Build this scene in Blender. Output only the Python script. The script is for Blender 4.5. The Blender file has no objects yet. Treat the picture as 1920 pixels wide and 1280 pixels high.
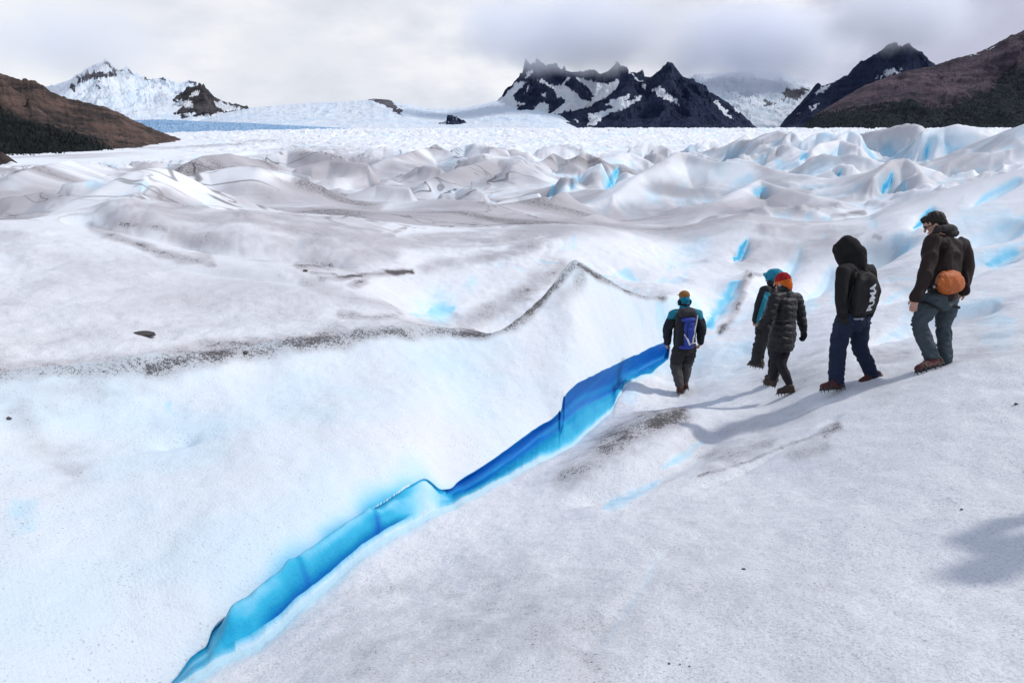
import bpy, bmesh, math, random
import numpy as np
from mathutils import Vector, Matrix, Euler
random.seed(7); np.random.seed(7)
SC = bpy.context.scene
COL = SC.collection
CZ = 5.0                      # eye height of the photographer above the lowest near ice
PITCH = math.radians(17.5); CP, SP = math.cos(PITCH), math.sin(PITCH)
F = 1280.0
def pdir(u, v):
    dx = (u-960.0)/F; dy = (640.0-v)/F
    return dx, CP+dy*SP, -SP+dy*CP
def P(u, v, t):               # photo pixel + measured depth -> place in the world
    a, b, c = pdir(u, v); return np.array((a*t, b*t, c*t+CZ))
def project(x, y, z):
    z = z-CZ; d = y*CP - z*SP; up = y*SP + z*CP
    d = np.where(np.abs(d) < 1e-3, 1e-3, d)
    return 960+F*x/d, 640-F*up/d, d

# ------------------------------------------------------------------ noise
def _h(ix, iy, seed):
    h = (ix.astype(np.int64)*374761393 + iy.astype(np.int64)*668265263 + seed*974711) & 0x7fffffff
    h = ((h ^ (h >> 13))*1274126177) & 0x7fffffff
    return (h ^ (h >> 16)) & 0xffff
def gn(x, y, seed=0):
    x0 = np.floor(x); y0 = np.floor(y); fx = x-x0; fy = y-y0
    sx = fx*fx*fx*(fx*(fx*6-15)+10); sy = fy*fy*fy*(fy*(fy*6-15)+10)
    def g(i, j):
        a = _h(x0+i, y0+j, seed)*(2*math.pi/65536.0)
        return np.cos(a)*(fx-i)+np.sin(a)*(fy-j)
    a = g(0, 0); b = g(1, 0); c = g(0, 1); d = g(1, 1)
    return 1.5*((a+(b-a)*sx)*(1-sy) + (c+(d-c)*sx)*sy)
def fbm(x, y, o=4, seed=0, gain=.5):
    s = 0; a = 1.0; f = 1.0
    for k in range(o):
        s = s + a*gn(x*f+17.3*k, y*f-9.1*k, seed+k); a *= gain; f *= 2.03
    return s
def ridged(x, y, o=4, seed=0, gain=.5):
    s = 0; a = 1.0; f = 1.0; w = 1.0
    for k in range(o):
        n = 1-np.abs(gn(x*f+11.3*k, y*f+5.7*k, seed+k)*1.3); n = np.clip(n, 0, 1)**2
        s = s + a*n*w; w = np.clip(n*1.6, 0, 1); a *= gain; f *= 2.1
    return s
def sst(a, b, x):
    t = np.clip((x-a)/(b-a), 0, 1); return t*t*(3-2*t)
def vnoise3(p, seed=0):       # value noise on an (n,3) array
    i = np.floor(p); f = p-i; f = f*f*(3-2*f); r = 0
    for dx in (0, 1):
        for dy in (0, 1):
            for dz in (0, 1):
                h = _h(i[:, 0]+dx+57*(i[:, 2]+dz), i[:, 1]+dy-131*(i[:, 2]+dz), seed)/65535.0
                w = (f[:, 0] if dx else 1-f[:, 0])*(f[:, 1] if dy else 1-f[:, 1])*(f[:, 2] if dz else 1-f[:, 2])
                r = r+h*w
    return r*2-1

# ------------------------------------------------------------------ mesh helpers
def mesh_from(name, V, Q, smooth=True):
    me = bpy.data.meshes.new(name)
    V = np.asarray(V, np.float32); Q = np.asarray(Q, np.int32); n = Q.shape[1]
    me.vertices.add(len(V)); me.vertices.foreach_set('co', V.ravel())
    me.loops.add(Q.size); me.loops.foreach_set('vertex_index', Q.ravel())
    me.polygons.add(len(Q)); me.polygons.foreach_set('loop_start', np.arange(0, Q.size, n, dtype=np.int32))
    me.update(calc_edges=True)
    me.polygons.foreach_set('use_smooth', np.full(len(Q), smooth, dtype=bool))
    me.validate(); return me
def attr(me, name, arr):
    a = me.attributes.new(name, 'FLOAT', 'POINT'); a.data.foreach_set('value', np.asarray(arr, np.float32).ravel())
def grid_faces(nr, nc, wrap=False):
    idx = np.arange(nr*nc).reshape(nr, nc)
    if wrap: idx = np.concatenate([idx, idx[:, :1]], 1)
    return np.stack([idx[:-1, :-1], idx[:-1, 1:], idx[1:, 1:], idx[1:, :-1]], -1).reshape(-1, 4)
def link(name, me, mat=None, parent=None, kind=None):
    o = bpy.data.objects.new(name, me); COL.objects.link(o)
    if mat: me.materials.append(mat)
    if parent: o.parent = parent
    if kind: o['kind'] = kind
    return o
def tag(o, label, cat, group=None):
    o['label'] = label; o['category'] = cat
    if group: o['group'] = group
    return o
def empty(name, loc):
    o = bpy.data.objects.new(name, None); o.location = loc; o.empty_display_size = .1
    COL.objects.link(o); return o

# ------------------------------------------------------------------ node helper
class NT:
    def __init__(s, name):
        s.m = bpy.data.materials.new(name); s.m.use_nodes = True; s.t = s.m.node_tree
        s.b = s.t.nodes['Principled BSDF']
    def n(s, typ, **kw):
        nd = s.t.nodes.new(typ)
        for k, v in kw.items():
            if k == 'ins':
                for a, b in v.items():
                    if hasattr(b, 'is_output'): s.t.links.new(b, nd.inputs[a])
                    else: nd.inputs[a].default_value = b
            else: setattr(nd, k, v)
        return nd
    def math(s, op, a, b=0.0, clamp=False):
        return s.n('ShaderNodeMath', operation=op, use_clamp=clamp, ins={0: a, 1: b}).outputs[0]
    def mix(s, f, a, b, mode='MIX'):
        nd = s.n('ShaderNodeMix', data_type='RGBA', blend_type=mode); 
        for k, v in ((0, f), (6, a), (7, b)):
            if hasattr(v, 'is_output'): s.t.links.new(v, nd.inputs[k])
            else: nd.inputs[k].default_value = v if k == 0 else (*v, 1)
        return nd.outputs[2]
    def attr(s, name): return s.n('ShaderNodeAttribute', attribute_name=name).outputs['Fac']
    def noise(s, scale, detail=4, rough=.55, vec=None, lac=2.0):
        nd = s.n('ShaderNodeTexNoise', ins={'Scale': scale, 'Detail': detail, 'Roughness': rough, 'Lacunarity': lac})
        s.t.links.new(vec if vec else s.obj(), nd.inputs['Vector']); return nd.outputs['Fac']
    def obj(s):
        if not hasattr(s, '_o'): s._o = s.n('ShaderNodeTexCoord').outputs['Object']
        return s._o
    def mapped(s, scale, rot=(0, 0, 0)):
        return s.n('ShaderNodeMapping', ins={'Vector': s.obj(), 'Scale': scale, 'Rotation': rot}).outputs[0]
    def ramp(s, fac, stops, interp='LINEAR'):
        nd = s.n('ShaderNodeValToRGB'); r = nd.color_ramp; r.interpolation = interp
        while len(r.elements) < len(stops): r.elements.new(.5)
        for e, (p, c) in zip(r.elements, stops):
            e.position = p; e.color = (*c, 1) if len(c) == 3 else c
        s.t.links.new(fac, nd.inputs[0]); return nd.outputs[0]
    def step(s, x, lo, hi):
        nd = s.n('ShaderNodeMapRange', interpolation_type='SMOOTHSTEP', ins={0: x, 1: lo, 2: hi}); return nd.outputs[0]
    def bump(s, h, strength, dist, prev=None):
        nd = s.n('ShaderNodeBump', ins={'Height': h, 'Strength': strength, 'Distance': dist})
        if prev: s.t.links.new(prev, nd.inputs['Normal'])
        return nd.outputs[0]
    def out(s, color=None, rough=None, normal=None, **kw):
        for k, v in (('Base Color', color), ('Roughness', rough), ('Normal', normal)):
            if v is None: continue
            if hasattr(v, 'is_output'): s.t.links.new(v, s.b.inputs[k])
            else: s.b.inputs[k].default_value = (*v, 1) if k == 'Base Color' else v
        for k, v in kw.items(): s.b.inputs[k.replace('_', ' ')].default_value = v
        return s.m
# ================================================================== GLACIER
class TPS:
    def __init__(s, pts, reg=1e-4):
        p = np.array(pts, float); s.c = s.lp(p[:, 0], p[:, 1]); z = p[:, 2]; n = len(p)
        K = s.k(((s.c[:, None]-s.c[None])**2).sum(-1)) + reg*np.eye(n)
        A = np.zeros((n+3, n+3)); A[:n, :n] = K; A[:n, n] = 1; A[:n, n+1:] = s.c; A[n, :n] = 1; A[n+1:, :n] = s.c.T
        s.w = np.linalg.solve(A, np.r_[z, 0, 0, 0])
    @staticmethod
    def lp(x, y):
        return np.stack([2.5*np.arctan2(x, y), .5*np.log(x*x+y*y+1e-9)], -1)
    @staticmethod
    def k(d2): return .5*d2*np.log(d2+1e-12)
    def __call__(s, x, y):
        q = s.lp(x, y).astype(np.float32); a = q[..., 0]; b = q[..., 1]
        n = len(s.c); r = s.w[n]+s.w[n+1]*a+s.w[n+2]*b
        for i in range(n):
            d2 = (a-np.float32(s.c[i, 0]))**2+(b-np.float32(s.c[i, 1]))**2
            r = r+np.float32(s.w[i])*(.5*d2*np.log(d2+1e-9))
        return r

# people stand here: (u, v, depth)
FEET = [(1276,742,11.3), (1432,722,9.9), (1468,740,8.9), (1590,726,7.6), (1745,700,7.05)]
RLIP = [(-250,1560,2.3),(0,1440,2.65),(150,1385,2.92),(300,1302,3.33),(384,1256,3.58),(420,1234,3.72),(483,1205,3.9),(530,1161,4.15),(592,1109,4.5),
        (645,1067,4.85),(717,1012,5.35),(780,978,5.8),(848,946,6.35),(905,921,6.8),(957,895,7.3),(1009,869,7.9),(1061,843,8.5),
        (1103,812,9.2),(1150,768,10.2),(1157,750,10.6),(1175,722,11.3),(1217,702,12.0),(1254,682,12.7),(1290,640,14.0),(1335,598,15.5)]
LLIP = [(-250,1545),(0,1425),(150,1372),(283,1292),(328,1246),(354,1209),(388,1188),(391,1161),(431,1133),(462,1112),(488,1093),(530,1064),(537,1045),(565,1033),
        (587,1020),(613,994),(645,973),(686,947),(723,926),(759,902),(793,886),(809,897),(824,915),(848,916),(858,903),(895,882),(936,856),
        (967,833),(1009,801),(1030,790),(1052,773),(1056,745),(1082,721),(1134,697),(1186,671),(1243,650),(1290,622),(1335,592)]
RIDGE = [(-300,742,5.0),(0,697,6.2),(150,690,6.8),(300,672,7.4),(470,650,8.2),(640,624,9.0),(780,612,9.6),(870,618,9.9),(925,625,10.0),
         (960,606,10.3),(1010,562,10.9),(1050,512,11.4),(1076,488,11.7),(1110,505,12.0),(1150,530,12.3),(1200,551,12.8),(1245,558,13.3),(1290,560,14.2),(1335,570,15.2)]
GAPU = [(-250,.2),(300,.25),(420,.42),(760,.5),(1000,.5),(1100,.6),(1250,.45),(1335,.15)]
ru = np.array([p[0] for p in RLIP]); rt = np.array([p[2] for p in RLIP])
gu, gg = zip(*GAPU)
LL = [(u, v, float(np.interp(u, ru, rt)+np.interp(u, gu, gg))) for u, v in LLIP]
def WP(l): return [P(*p) for p in l]
rl3 = np.array(WP(RLIP)); ll3 = np.array(WP(LL)); rg3 = np.array(WP(RIDGE))

common = []
for t, zs in ((32,(-4.1,-3.9,-4.2,-4.7,-4.9,-4.3,-2.5,-1.4)), (60,(-5.6,-5.5,-5.8,-6.3,-6.4,-5.2,-3.3,-1.2)), (150,(-7.8,-7.6,-7.3,-7.1,-6.8,-5.6,-4.2,-3)),
              (500,(-13,-12,-10,-7.5,-7,-6.5,-6,-6)), (2500,(-20,-18,-14,-10,-10,-10,-10,-10)), (14000,(-30,)*8)):
    for u, z in zip((-700,0,400,800,1200,1600,1920,2600), zs): common.append(((u-960)/F*t, t, z+CZ))
mid = [(270,378,17),(440,400,17.5),(640,424,18),(760,442,19),(350,450,15),(560,470,15.5),(700,482,16),
       (820,580,14.5),(760,590,12.6),(900,560,15),(1000,500,16.5),(700,530,14),(860,492,17),(1040,440,20),
       (1120,440,21),(1200,455,21),(1290,492,20.5),(1360,460,21),(1400,412,23),(1150,520,17.5),(1280,540,17),(1200,550,15.5),
       (1450,600,13.5),(1550,600,12),(1380,610,14.5),(1880,600,9.3),(1880,500,12.5),(1680,500,15.5),(1500,500,19),
       (1900,400,17.5),(1720,400,22),(1660,650,9.3),(1750,620,9.6),(1400,660,12.2),(1330,650,13)]
right = [(960,1290,2.55),(1920,1290,2.3),(1440,1290,2.42),(640,1285,2.95),(1600,1000,4.1),(1300,1000,4.7),(1000,1080,4.35),(1900,1000,3.7),
         (1920,750,5.5),(1790,700,6.55),(1920,690,6.1),(2050,690,5.7),(1600,850,5.7),(1700,800,5.75),(1400,900,5.9),(1200,900,6.3),(1500,765,7.6),(1310,782,8.7),(1210,800,8.3),
         (1110,850,7.75),(800,1100,4.7),(1340,735,10.6),(1650,735,7.0),(1520,700,9.0)]
plateau = [(0,600,7.9),(0,500,10.4),(0,418,14),(165,425,14),(340,490,13),(560,508,12.8),(640,522,13),(300,580,9.6),(500,560,10.8),(150,530,9.8),
           (700,570,11.4),(640,590,10.2),(-300,600,7),(-300,450,12)]
back = [(0,-3,-1.75+CZ),(-4,-2,-2.1+CZ),(4,-2,-1.3+CZ),(0.,.5,-1.75+CZ),(-2,.5,-2.0+CZ),(2,.5,-1.5+CZ)]
valley = [(-9,19,-3.3+CZ),(-14,18,-3.2+CZ)]
RT = TPS(common+WP(mid)+WP(right)+WP(FEET)+[tuple(p) for p in rl3[1:]]+back+valley)
pseudo = [(x, y, z+.75) for (x, y, z) in [ (ll3[i]+0) for i in range(2, len(ll3)-4, 4)]]
pseudo2 = []
for i, (x, y, z) in enumerate(ll3[1:-3:4]):
    th = math.atan2(x, y); j = np.argmin(np.abs(np.arctan2(rg3[:, 0], rg3[:, 1])-th)); pseudo2.append((x, y, rg3[j, 2]+.5))
behind = []
for (u, v, t) in RIDGE[9:16]:
    p = P(u, v, t); q = p*np.array((1, 1, 0)); d = q/np.linalg.norm(q)
    behind.append(tuple(p+d*1.0-np.array((0, 0, .75))))
LT = TPS(common+WP(mid)+WP(plateau)+[tuple(p) for p in rg3]+pseudo2+behind+valley)
wallp = [tuple(p) for p in ll3[1::2]]+[tuple(p) for p in rg3]
for p in rg3:
    q = p*np.array((1, 1, 0)); d = q/np.linalg.norm(q); wallp.append(tuple(p+d*1.5+np.array((-.3, 0, 1.2))))
for (u, v, t) in RIDGE[1:-2]:     # a slightly hollow face half way down
    j = np.interp(u, [p[0] for p in LL], range(len(LL))); a = P(u, v, t)
    lv = np.interp(u, [p[0] for p in LL], [p[1] for p in LL]); lt = np.interp(u, [p[0] for p in LL], [p[2] for p in LL])
    b = P(u, lv, lt); m = .5*(a+b); m[2] -= .06; wallp.append(tuple(m))
WT = TPS(wallp, 2e-4)

thf = np.radians(np.linspace(-47, 47, 1340))
thb = np.radians(np.r_[np.linspace(-180, -47, 80)[:-1]])
th = np.concatenate([thb, thf, -thb[1:][::-1]]); NC = len(th)
def at_th(p3, val):
    a = np.arctan2(p3[:, 0], p3[:, 1]); o = np.argsort(a); return np.interp(th, a[o], val[o])
rad = lambda p: np.hypot(p[:, 0], p[:, 1])
r1 = at_th(rl3, rad(rl3)); r2 = at_th(ll3, rad(ll3))
ucol = np.interp(th, [math.atan2((u-960)/F, pdir(u, v)[1]) for u, v in LLIP], [u for u, v in LLIP])
has = (th > math.atan2(rl3[0, 0], rl3[0, 1])) & (th < math.atan2(rl3[-1, 0], rl3[-1, 1])); hc = np.nonzero(has)[0]
chan = has & (ucol < 1256)
def smooth1(v, n):
    k_ = np.hanning(n+2)[1:-1]; k_ /= k_.sum(); return np.convolve(np.pad(v, n//2, mode='edge'), k_, 'valid')
def und_(x, y): return .035*fbm(x*1.1, y*1.1, 3, 21)+.010*fbm(x*5, y*5, 3, 31)
def wall_und(x, y): return .022*fbm(x*1.2+y*.6, y*.5-x*.4, 3, 51)+.007*fbm(x*5, y*5, 2, 52)
# left lip: where the sight line of the lip meets the wall face
lowu = 1-sst(760, 860, ucol)
vLc = np.interp(ucol, [p[0] for p in LLIP], [p[1] for p in LLIP])+1.3*gn(ucol/13., ucol*0, 3)+.6*gn(ucol/5., ucol*0, 4)
a_, b_, c_ = pdir(ucol, vLc); slp = c_/np.hypot(a_, b_)
rr_ = np.exp(np.linspace(math.log(1.9), math.log(18), 420)); tg, rg_ = np.meshgrid(th[hc], rr_); xg, yg = rg_*np.sin(tg), rg_*np.cos(tg)
wg = WT(xg, yg)+wall_und(xg, yg)
for i, c in enumerate(hc):
    e = (wg[:, i]-CZ)/rr_-slp[c]; ok = rr_ > r1[c]*.97; j = int(np.argmax(ok & (e >= 0)))
    if j > 0: r2[c] = min(max(rr_[j-1]+(rr_[j]-rr_[j-1])*np.clip(-e[j-1]/(e[j]-e[j-1]+1e-9), 0, 1), r1[c]+.05), r1[c]+1.3)
sm = smooth1(r2[hc], 17); r2[hc] = np.where(np.abs(sm-r2[hc]) < .05, sm, r2[hc]); r1[hc] = smooth1(r1[hc], 9)
e0, e1 = hc[0], hc[-1]; r1[:e0] = r1[e0]; r2[:e0] = r2[e0]; r1[e1+1:] = r1[e1]; r2[e1+1:] = r2[e1]
N0, N1, NF, NWL, N2 = 28, 560, 34, 11, 420
far_ = np.concatenate([np.arange(math.log(17)+.0046, math.log(110), .0046), np.arange(math.log(110), math.log(1400), .009), np.arange(math.log(1400), math.log(15000), .08)])
lin = lambda a, b, n, end=False: a+(b-a)*np.linspace(0, 1, n, endpoint=end)[:, None]
q_ = (np.arange(NWL)+1)/NWL
und_cut = np.where(ucol < 830, .012, .07)
wallr = r2[None]+np.where(chan, und_cut, 0)[None]*np.sin(np.pi*q_**.8)[:, None]-.010*(1-q_)[:, None]; wallr[-1] = r2+np.where(ucol < 830, -.003, .004)
R = np.concatenate([np.exp(lin(math.log(.35), math.log(1.9), N0)*np.ones((1, NC))), np.exp(lin(math.log(1.9), np.log(r1)[None], N1)), lin(r1[None], (r2-.012)[None], NF), wallr,
                    np.exp(lin(np.log(r2)[None], math.log(17), N2, True)), np.repeat(np.exp(far_)[:, None], NC, 1)])
NR = len(R); K1 = N0+N1; KW = K1+NF; KL = KW+NWL
FLO = np.zeros(R.shape, bool); WAL = np.zeros(R.shape, bool); WQ = np.zeros(R.shape)
FLO[K1+1:KW] = chan[None]; WAL[KW:KL] = chan[None]; WQ[KW:KL] = q_[:, None]; CH = FLO | WAL
TH = np.repeat(th[None], NR, 0); X = R*np.sin(TH); Y = R*np.cos(TH)
GR = RT(X, Y)
def part(fn, mask, *arrs, fill=0.0):
    out = np.full(mask.shape, fill, np.float64); out[mask] = fn(*[a[mask] for a in arrs]); return out
leftc = (TH < math.atan2(*P(1350,600,15)[:2])+.02) & (TH > math.radians(-115)); nearm = R < 19
GL = np.where(leftc, part(LT, leftc, X, Y), GR); WL = np.where(leftc & nearm, part(WT, leftc & nearm, X, Y), 99.)
und = lambda x, y: part(und_, R < 60, x, y)
near = sst(.5, 2.5, R)*(1-sst(30, 60, R))
GR = GR+und(X, Y)*near-np.where(chan[None] & (R < r1[None]), .05*np.exp(-np.clip(r1[None]-R, 0, 9)/.14), 0)*(1-sst(math.atan2(.2,1),math.atan2(.26,1),th))[None]
GL = GL+1.3*und(X+40, Y)*near; WL = WL+part(wall_und, leftc & nearm, X, Y)
# tie the lips to the measured line
z1 = GR[K1]; z2 = WL[KL].copy(); z2[hc] = smooth1(z2[hc], 5)-.07*lowu[hc]
k = .05; hh = np.clip(.5+.5*(GL-WL)/k, 0, 1); LEFT = GL*(1-hh)+WL*hh-k*hh*(1-hh)
u0 = 960+F*np.tan(th)/1.05     # rough photo column, only used for blending
m = 1-sst(math.atan2(*P(1275,600,14)[:2]), math.atan2(*P(1345,600,15)[:2]), th)
m = m*(sst(math.radians(-90), math.radians(-60), th))
LEFT = GR+(LEFT-GR)*m[None]
Z = np.where((np.arange(NR)[:, None] >= KL) & has[None], LEFT-.07*lowu[None]*np.exp(-np.clip(R-r2[None], 0, 9)/.13), GR)
mleft = (~has) & (th < 0)
Z = np.where(mleft[None], GL*(1-0)+0, Z) if False else Z
# columns left of the crevasse stations: ease the block into the slope
ml = (th <= math.atan2(rl3[0, 0], rl3[0, 1]))
wl = sst(1.6, 4.5, R)
Z = np.where(ml[None], GR+(np.minimum(WL, GL)-GR)*wl*sst(math.radians(-100), math.radians(-55), th)[None], Z)
# the channel
S = np.clip((R-r1[None])/np.maximum(r2-r1, 1e-3)[None], 0, 1)
inch = CH
ffr = np.interp(ucol, [300,420,700,780,840,870,957,1009,1048,1060,1100,1140,1190,1243], [.2,.10,.12,.05,.35,.62,.5,.36,.30,.36,.36,.5,.8,.9])
vL = np.interp(ucol, [p[0] for p in LLIP], [p[1] for p in LLIP]); vR = np.interp(ucol, [p[0] for p in RLIP], [p[1] for p in RLIP])
vF = vL+(vR-vL)*ffr; _, b_, c_ = pdir(ucol, vF); zw = np.minimum(r2*np.cos(th)*c_/b_+CZ, z2-.02)
FL = z1[None]+(zw-z1)[None]*S
tube = sst(390, 440, ucol)*(1-sst(735, 770, ucol)); tube_sw = .05+.05*gn(ucol/60., ucol*0+.3, 8)
FL = FL+tube[None]*((.07+tube_sw[None]*.6)*np.sin(np.pi*np.clip((S-.30)/.7, 0, 1)))+.012*fbm(X*3, Y*3, 3, 81)*np.sin(np.pi*S)
crack = tube[None]*np.exp(-((S-.30)/.045)**2)*sst(470, 520, ucol)[None]; FL = FL-.06*crack+tube[None]*.045*np.tanh((ucol[None]-702+26*(S-.6))/-8.)*np.sin(np.pi*np.clip((S-.3)/.7, 0, 1))+tube[None]*.010*fbm(ucol[None]/40., S*2, 2, 145)*np.sin(np.pi*S)
step = sst(1000, 1060, ucol)[None]*(1-sst(1150, 1200, ucol))[None]
FL = FL-.05*step*np.exp(-((S-.85)/.2)**2)
Z = np.where(FLO, FL, Z)
Z = np.where(WAL, zw[None]+(z2-.012-zw)[None]*WQ, Z)
# lip foot
# ------------------------------------------------ traced crests further out
def crest(pts, wl, wr, end=1.0, cap=None):
    """cusped crest line with hollow flanks; wl / wr = flank widths in metres (left / right of travel)"""
    global Z
    w3 = np.array(WP(pts)); W = max(wl, wr)*5
    lo = w3[:, :2].min(0)-W; hi = w3[:, :2].max(0)+W
    sel = np.nonzero(((X > lo[0]) & (X < hi[0]) & (Y > lo[1]) & (Y < hi[1])).ravel())[0]
    x = X.ravel()[sel]; y = Y.ravel()[sel]; best = np.full(len(sel), 1e9); zc = np.zeros(len(sel)); sg = np.ones(len(sel)); pr = np.zeros(len(sel))
    n = len(w3)-1; rec = []
    for i in range(n):
        a, b = w3[i], w3[i+1]; d = b[:2]-a[:2]; L2 = (d**2).sum()+1e-9
        s = np.clip(((x-a[0])*d[0]+(y-a[1])*d[1])/L2, 0, 1); ex = x-a[0]-s*d[0]; ey = y-a[1]-s*d[1]; q = np.hypot(ex, ey)
        rec.append((q, a[2]+s*(b[2]-a[2]), (d[0]*ey-d[1]*ex)/(math.sqrt(L2)*q+1e-6), (i+s)/n)); best = np.minimum(best, q)
    sw = 1e-9; zc = 0; sg = 0; pr = 0          # blend the segments so that no seam shows where the nearest one changes
    for q, z_, g_, p_ in rec:
        k_ = np.exp(-(q-best)/(.22*(wl+wr)*.5+.05*best)); sw = sw+k_; zc = zc+k_*z_; sg = sg+k_*g_; pr = pr+k_*p_
    zc = zc/sw; sg = sg/sw; pr = pr/sw
    w = .5*(wl+wr)+.5*(wl-wr)*sg; e = np.clip(pr*6/end, 0, 1)*np.clip((1-pr)*6/end, 0, 1); e = .25+.75*e
    wob = 1+.25*gn(x/w, y/w, 61)
    e_ = np.minimum(.05*w, .18); f = np.exp(-((np.sqrt(best**2+e_**2)-e_)/(w*wob)))
    zf = Z.ravel(); z0 = zf[sel]; zf[sel] = z0+np.maximum(zc-z0, 0)*f*np.where(f > .98, 1, e**(1-f)); Z = zf.reshape(Z.shape)
UU, VV, DD = project(X, Y, Z)
# procedural ice waves and towers that grow with distance
far = sst(20, 34, R); wx = 4*fbm(X/22, Y/22, 2, 71); wy = 4*fbm(X/22, Y/22, 2, 73)
side = sst(-.25, .25, TH)        # right side is broken and steep, left is flatter
am = (far*(1-sst(110, 190, R)))*(.30+.70*sst(34, 62, R))
d1 = ridged((X*.55+Y*.35+wx)/9., (Y*.75-X*.35+wy)/9., 3, 75, .45)-.75
d1b = ridged((X*.8+Y*.5+1.2*wx)/4.4, (Y*.8-X*.45+1.2*wy)/6.5, 3, 175, .45)-.72
d2b = ridged((X*.4+Y*.15+1.2*wx)/6.5, (Y*.9-X*.1+1.2*wy)/4.2, 3, 177, .5)-.75
d2 = ridged((X*.4+Y*.1+wx)/13., (Y*.9-X*.1+wy)/8., 3, 77, .5)-.75
Z = Z+am*(np.clip(R/55, .45, 1.6))*((1.7*d1+1.05*d1b)*side+(1.1*d2+.62*d2b)*(1-side))*1.05
ser = sst(120, 210, R)*(1-sst(2200, 4000, R))
bw = np.clip(R/300, .5, 3.2)
d3 = ridged(X/13.+.1*wx, Y/17.+.1*wy, 3, 79, .55)-.7
d4 = ridged(X/42.+.1*wx, Y/60., 3, 83, .55)-.7
Z = Z+ser*(1.25*np.clip(R/300,.45,1.)*d3*(1-sst(500,900,R))+2.6*bw*.62*d4*sst(300,700,R))*np.where(TH < -.32, 1-.8*sst(.32, .5, -TH), 1)
# smaller blocks on the right
brk = sst(18, 30, R)*(1-sst(60, 110, R))*sst(.18, .42, TH)
Z = Z+brk*(.75*(ridged(X/4.+wx*.2, Y/6.+wy*.2, 3, 91, .5)-.7))
CRESTS = [
 ([(-60,414,14),(60,414,14),(165,422,13.9),(250,453,13.4),(340,486,13),(450,500,12.8),(560,505,12.8),(640,518,13)], .45, 1.6),
 ([(180,424,14.3),(225,395,15.5),(272,374,17),(430,396,17.5),(560,412,17.8),(660,424,18),(760,444,19)], 1.6, 2.2),
 ([(88,410,19.5),(180,362,20.5),(250,322,21.5),(290,311,22),(318,314,22.4),(345,330,23),(400,364,23.5),(450,380,24)], 2.6, 2.0),
 ([(180,423,15.5),(235,385,18),(262,352,20.5),(275,318,21.8)], .7, .9),
 ([(330,345,32),(390,322,33),(440,312,33),(480,308,33),(520,325,34),(600,352,35)], 4, 3.5),
 ([(345,312,52),(385,292,54),(430,286,55),(470,298,56),(560,322,58)], 6, 4),
 ([(640,518,14.2),(690,512,15.2),(770,508,16),(860,492,17),(940,476,18.2),(1000,458,19.2),(1040,434,20),(1075,424,20.5),(1110,424,21),(1160,437,21.2),(1220,462,21.2),(1285,492,20.6),(1325,482,20.9),(1362,452,21.4),(1392,420,22.4),(1405,400,23)], 1.3, 1.5),
 ([(1405,514,17),(1398,528,16.4),(1390,556,15.6),(1372,596,14.7),(1348,625,13.9)], .45, .9),
 ([(1150,372,38),(1200,330,40),(1246,302,41),(1272,281,42),(1290,289,42),(1340,305,41),(1420,318,40),(1500,340,37),(1600,372,33)], 5, 3.2),
 ([(1300,420,27),(1340,385,29),(1400,352,31),(1425,338,32),(1455,352,31),(1520,375,29),(1600,395,28)], 2.5, 2.5),
 ([(970,352,62),(1010,312,64),(1038,286,66),(1062,302,66),(1085,330,64)], 4, 3),
 ([(1040,345,64),(1075,300,66),(1096,284,68),(1120,296,67),(1150,330,62)], 4, 2.4),
 ([(1120,335,66),(1150,300,70),(1180,286,72),(1215,305,70)], 4, 3),
 ([(700,310,72),(750,290,75),(800,276,80),(835,284,80),(900,305,76)], 6, 5),
 ([(800,340,50),(870,312,52),(930,296,54),(985,300,54)], 4, 4),
 ([(860,282,105),(890,272,110),(930,276,112),(990,285,110)], 7, 5),
 ([(1630,432,21),(1690,392,20.5),(1760,358,20),(1840,334,19.5),(1925,310,19),(2050,290,18)], 3.2, 3.0),
 ([(1600,255,75),(1650,243,72),(1700,231,70),(1722,233,69),(1722,250,69)], 5, 2),
 ([(1740,250,62),(1790,238,60),(1812,234,59),(1850,246,58)], 4, 3),
 ([(1800,290,44),(1850,262,42),(1900,240,40),(1960,215,38),(2100,190,36)], 6, 4),
 ([(1640,330,30),(1672,300,32),(1700,296,32),(1720,318,31)], 2.2, 1.6),
 ([(1500,300,52),(1540,268,55),(1575,262,56),(1610,275,54)], 4, 3),
 ([(1420,275,80),(1455,247,85),(1480,246,86),(1510,262,84)], 5, 4),
 ([(1380,268,90),(1400,252,95),(1430,256,95)], 5, 4),
 ([(900,452,24),(960,440,25),(1010,430,26),(1060,418,27),(1120,400,29)], 2., 2.5),
 ([(820,415,28),(880,398,30),(960,380,33),(1060,360,36)], 2.5, 3),
 ([(560,380,30),(640,392,28),(720,402,27),(800,420,26)], 2.5, 3),
 ([(20,330,44),(70,312,48),(130,300,52),(200,312,54)], 6, 5),
]
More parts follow.
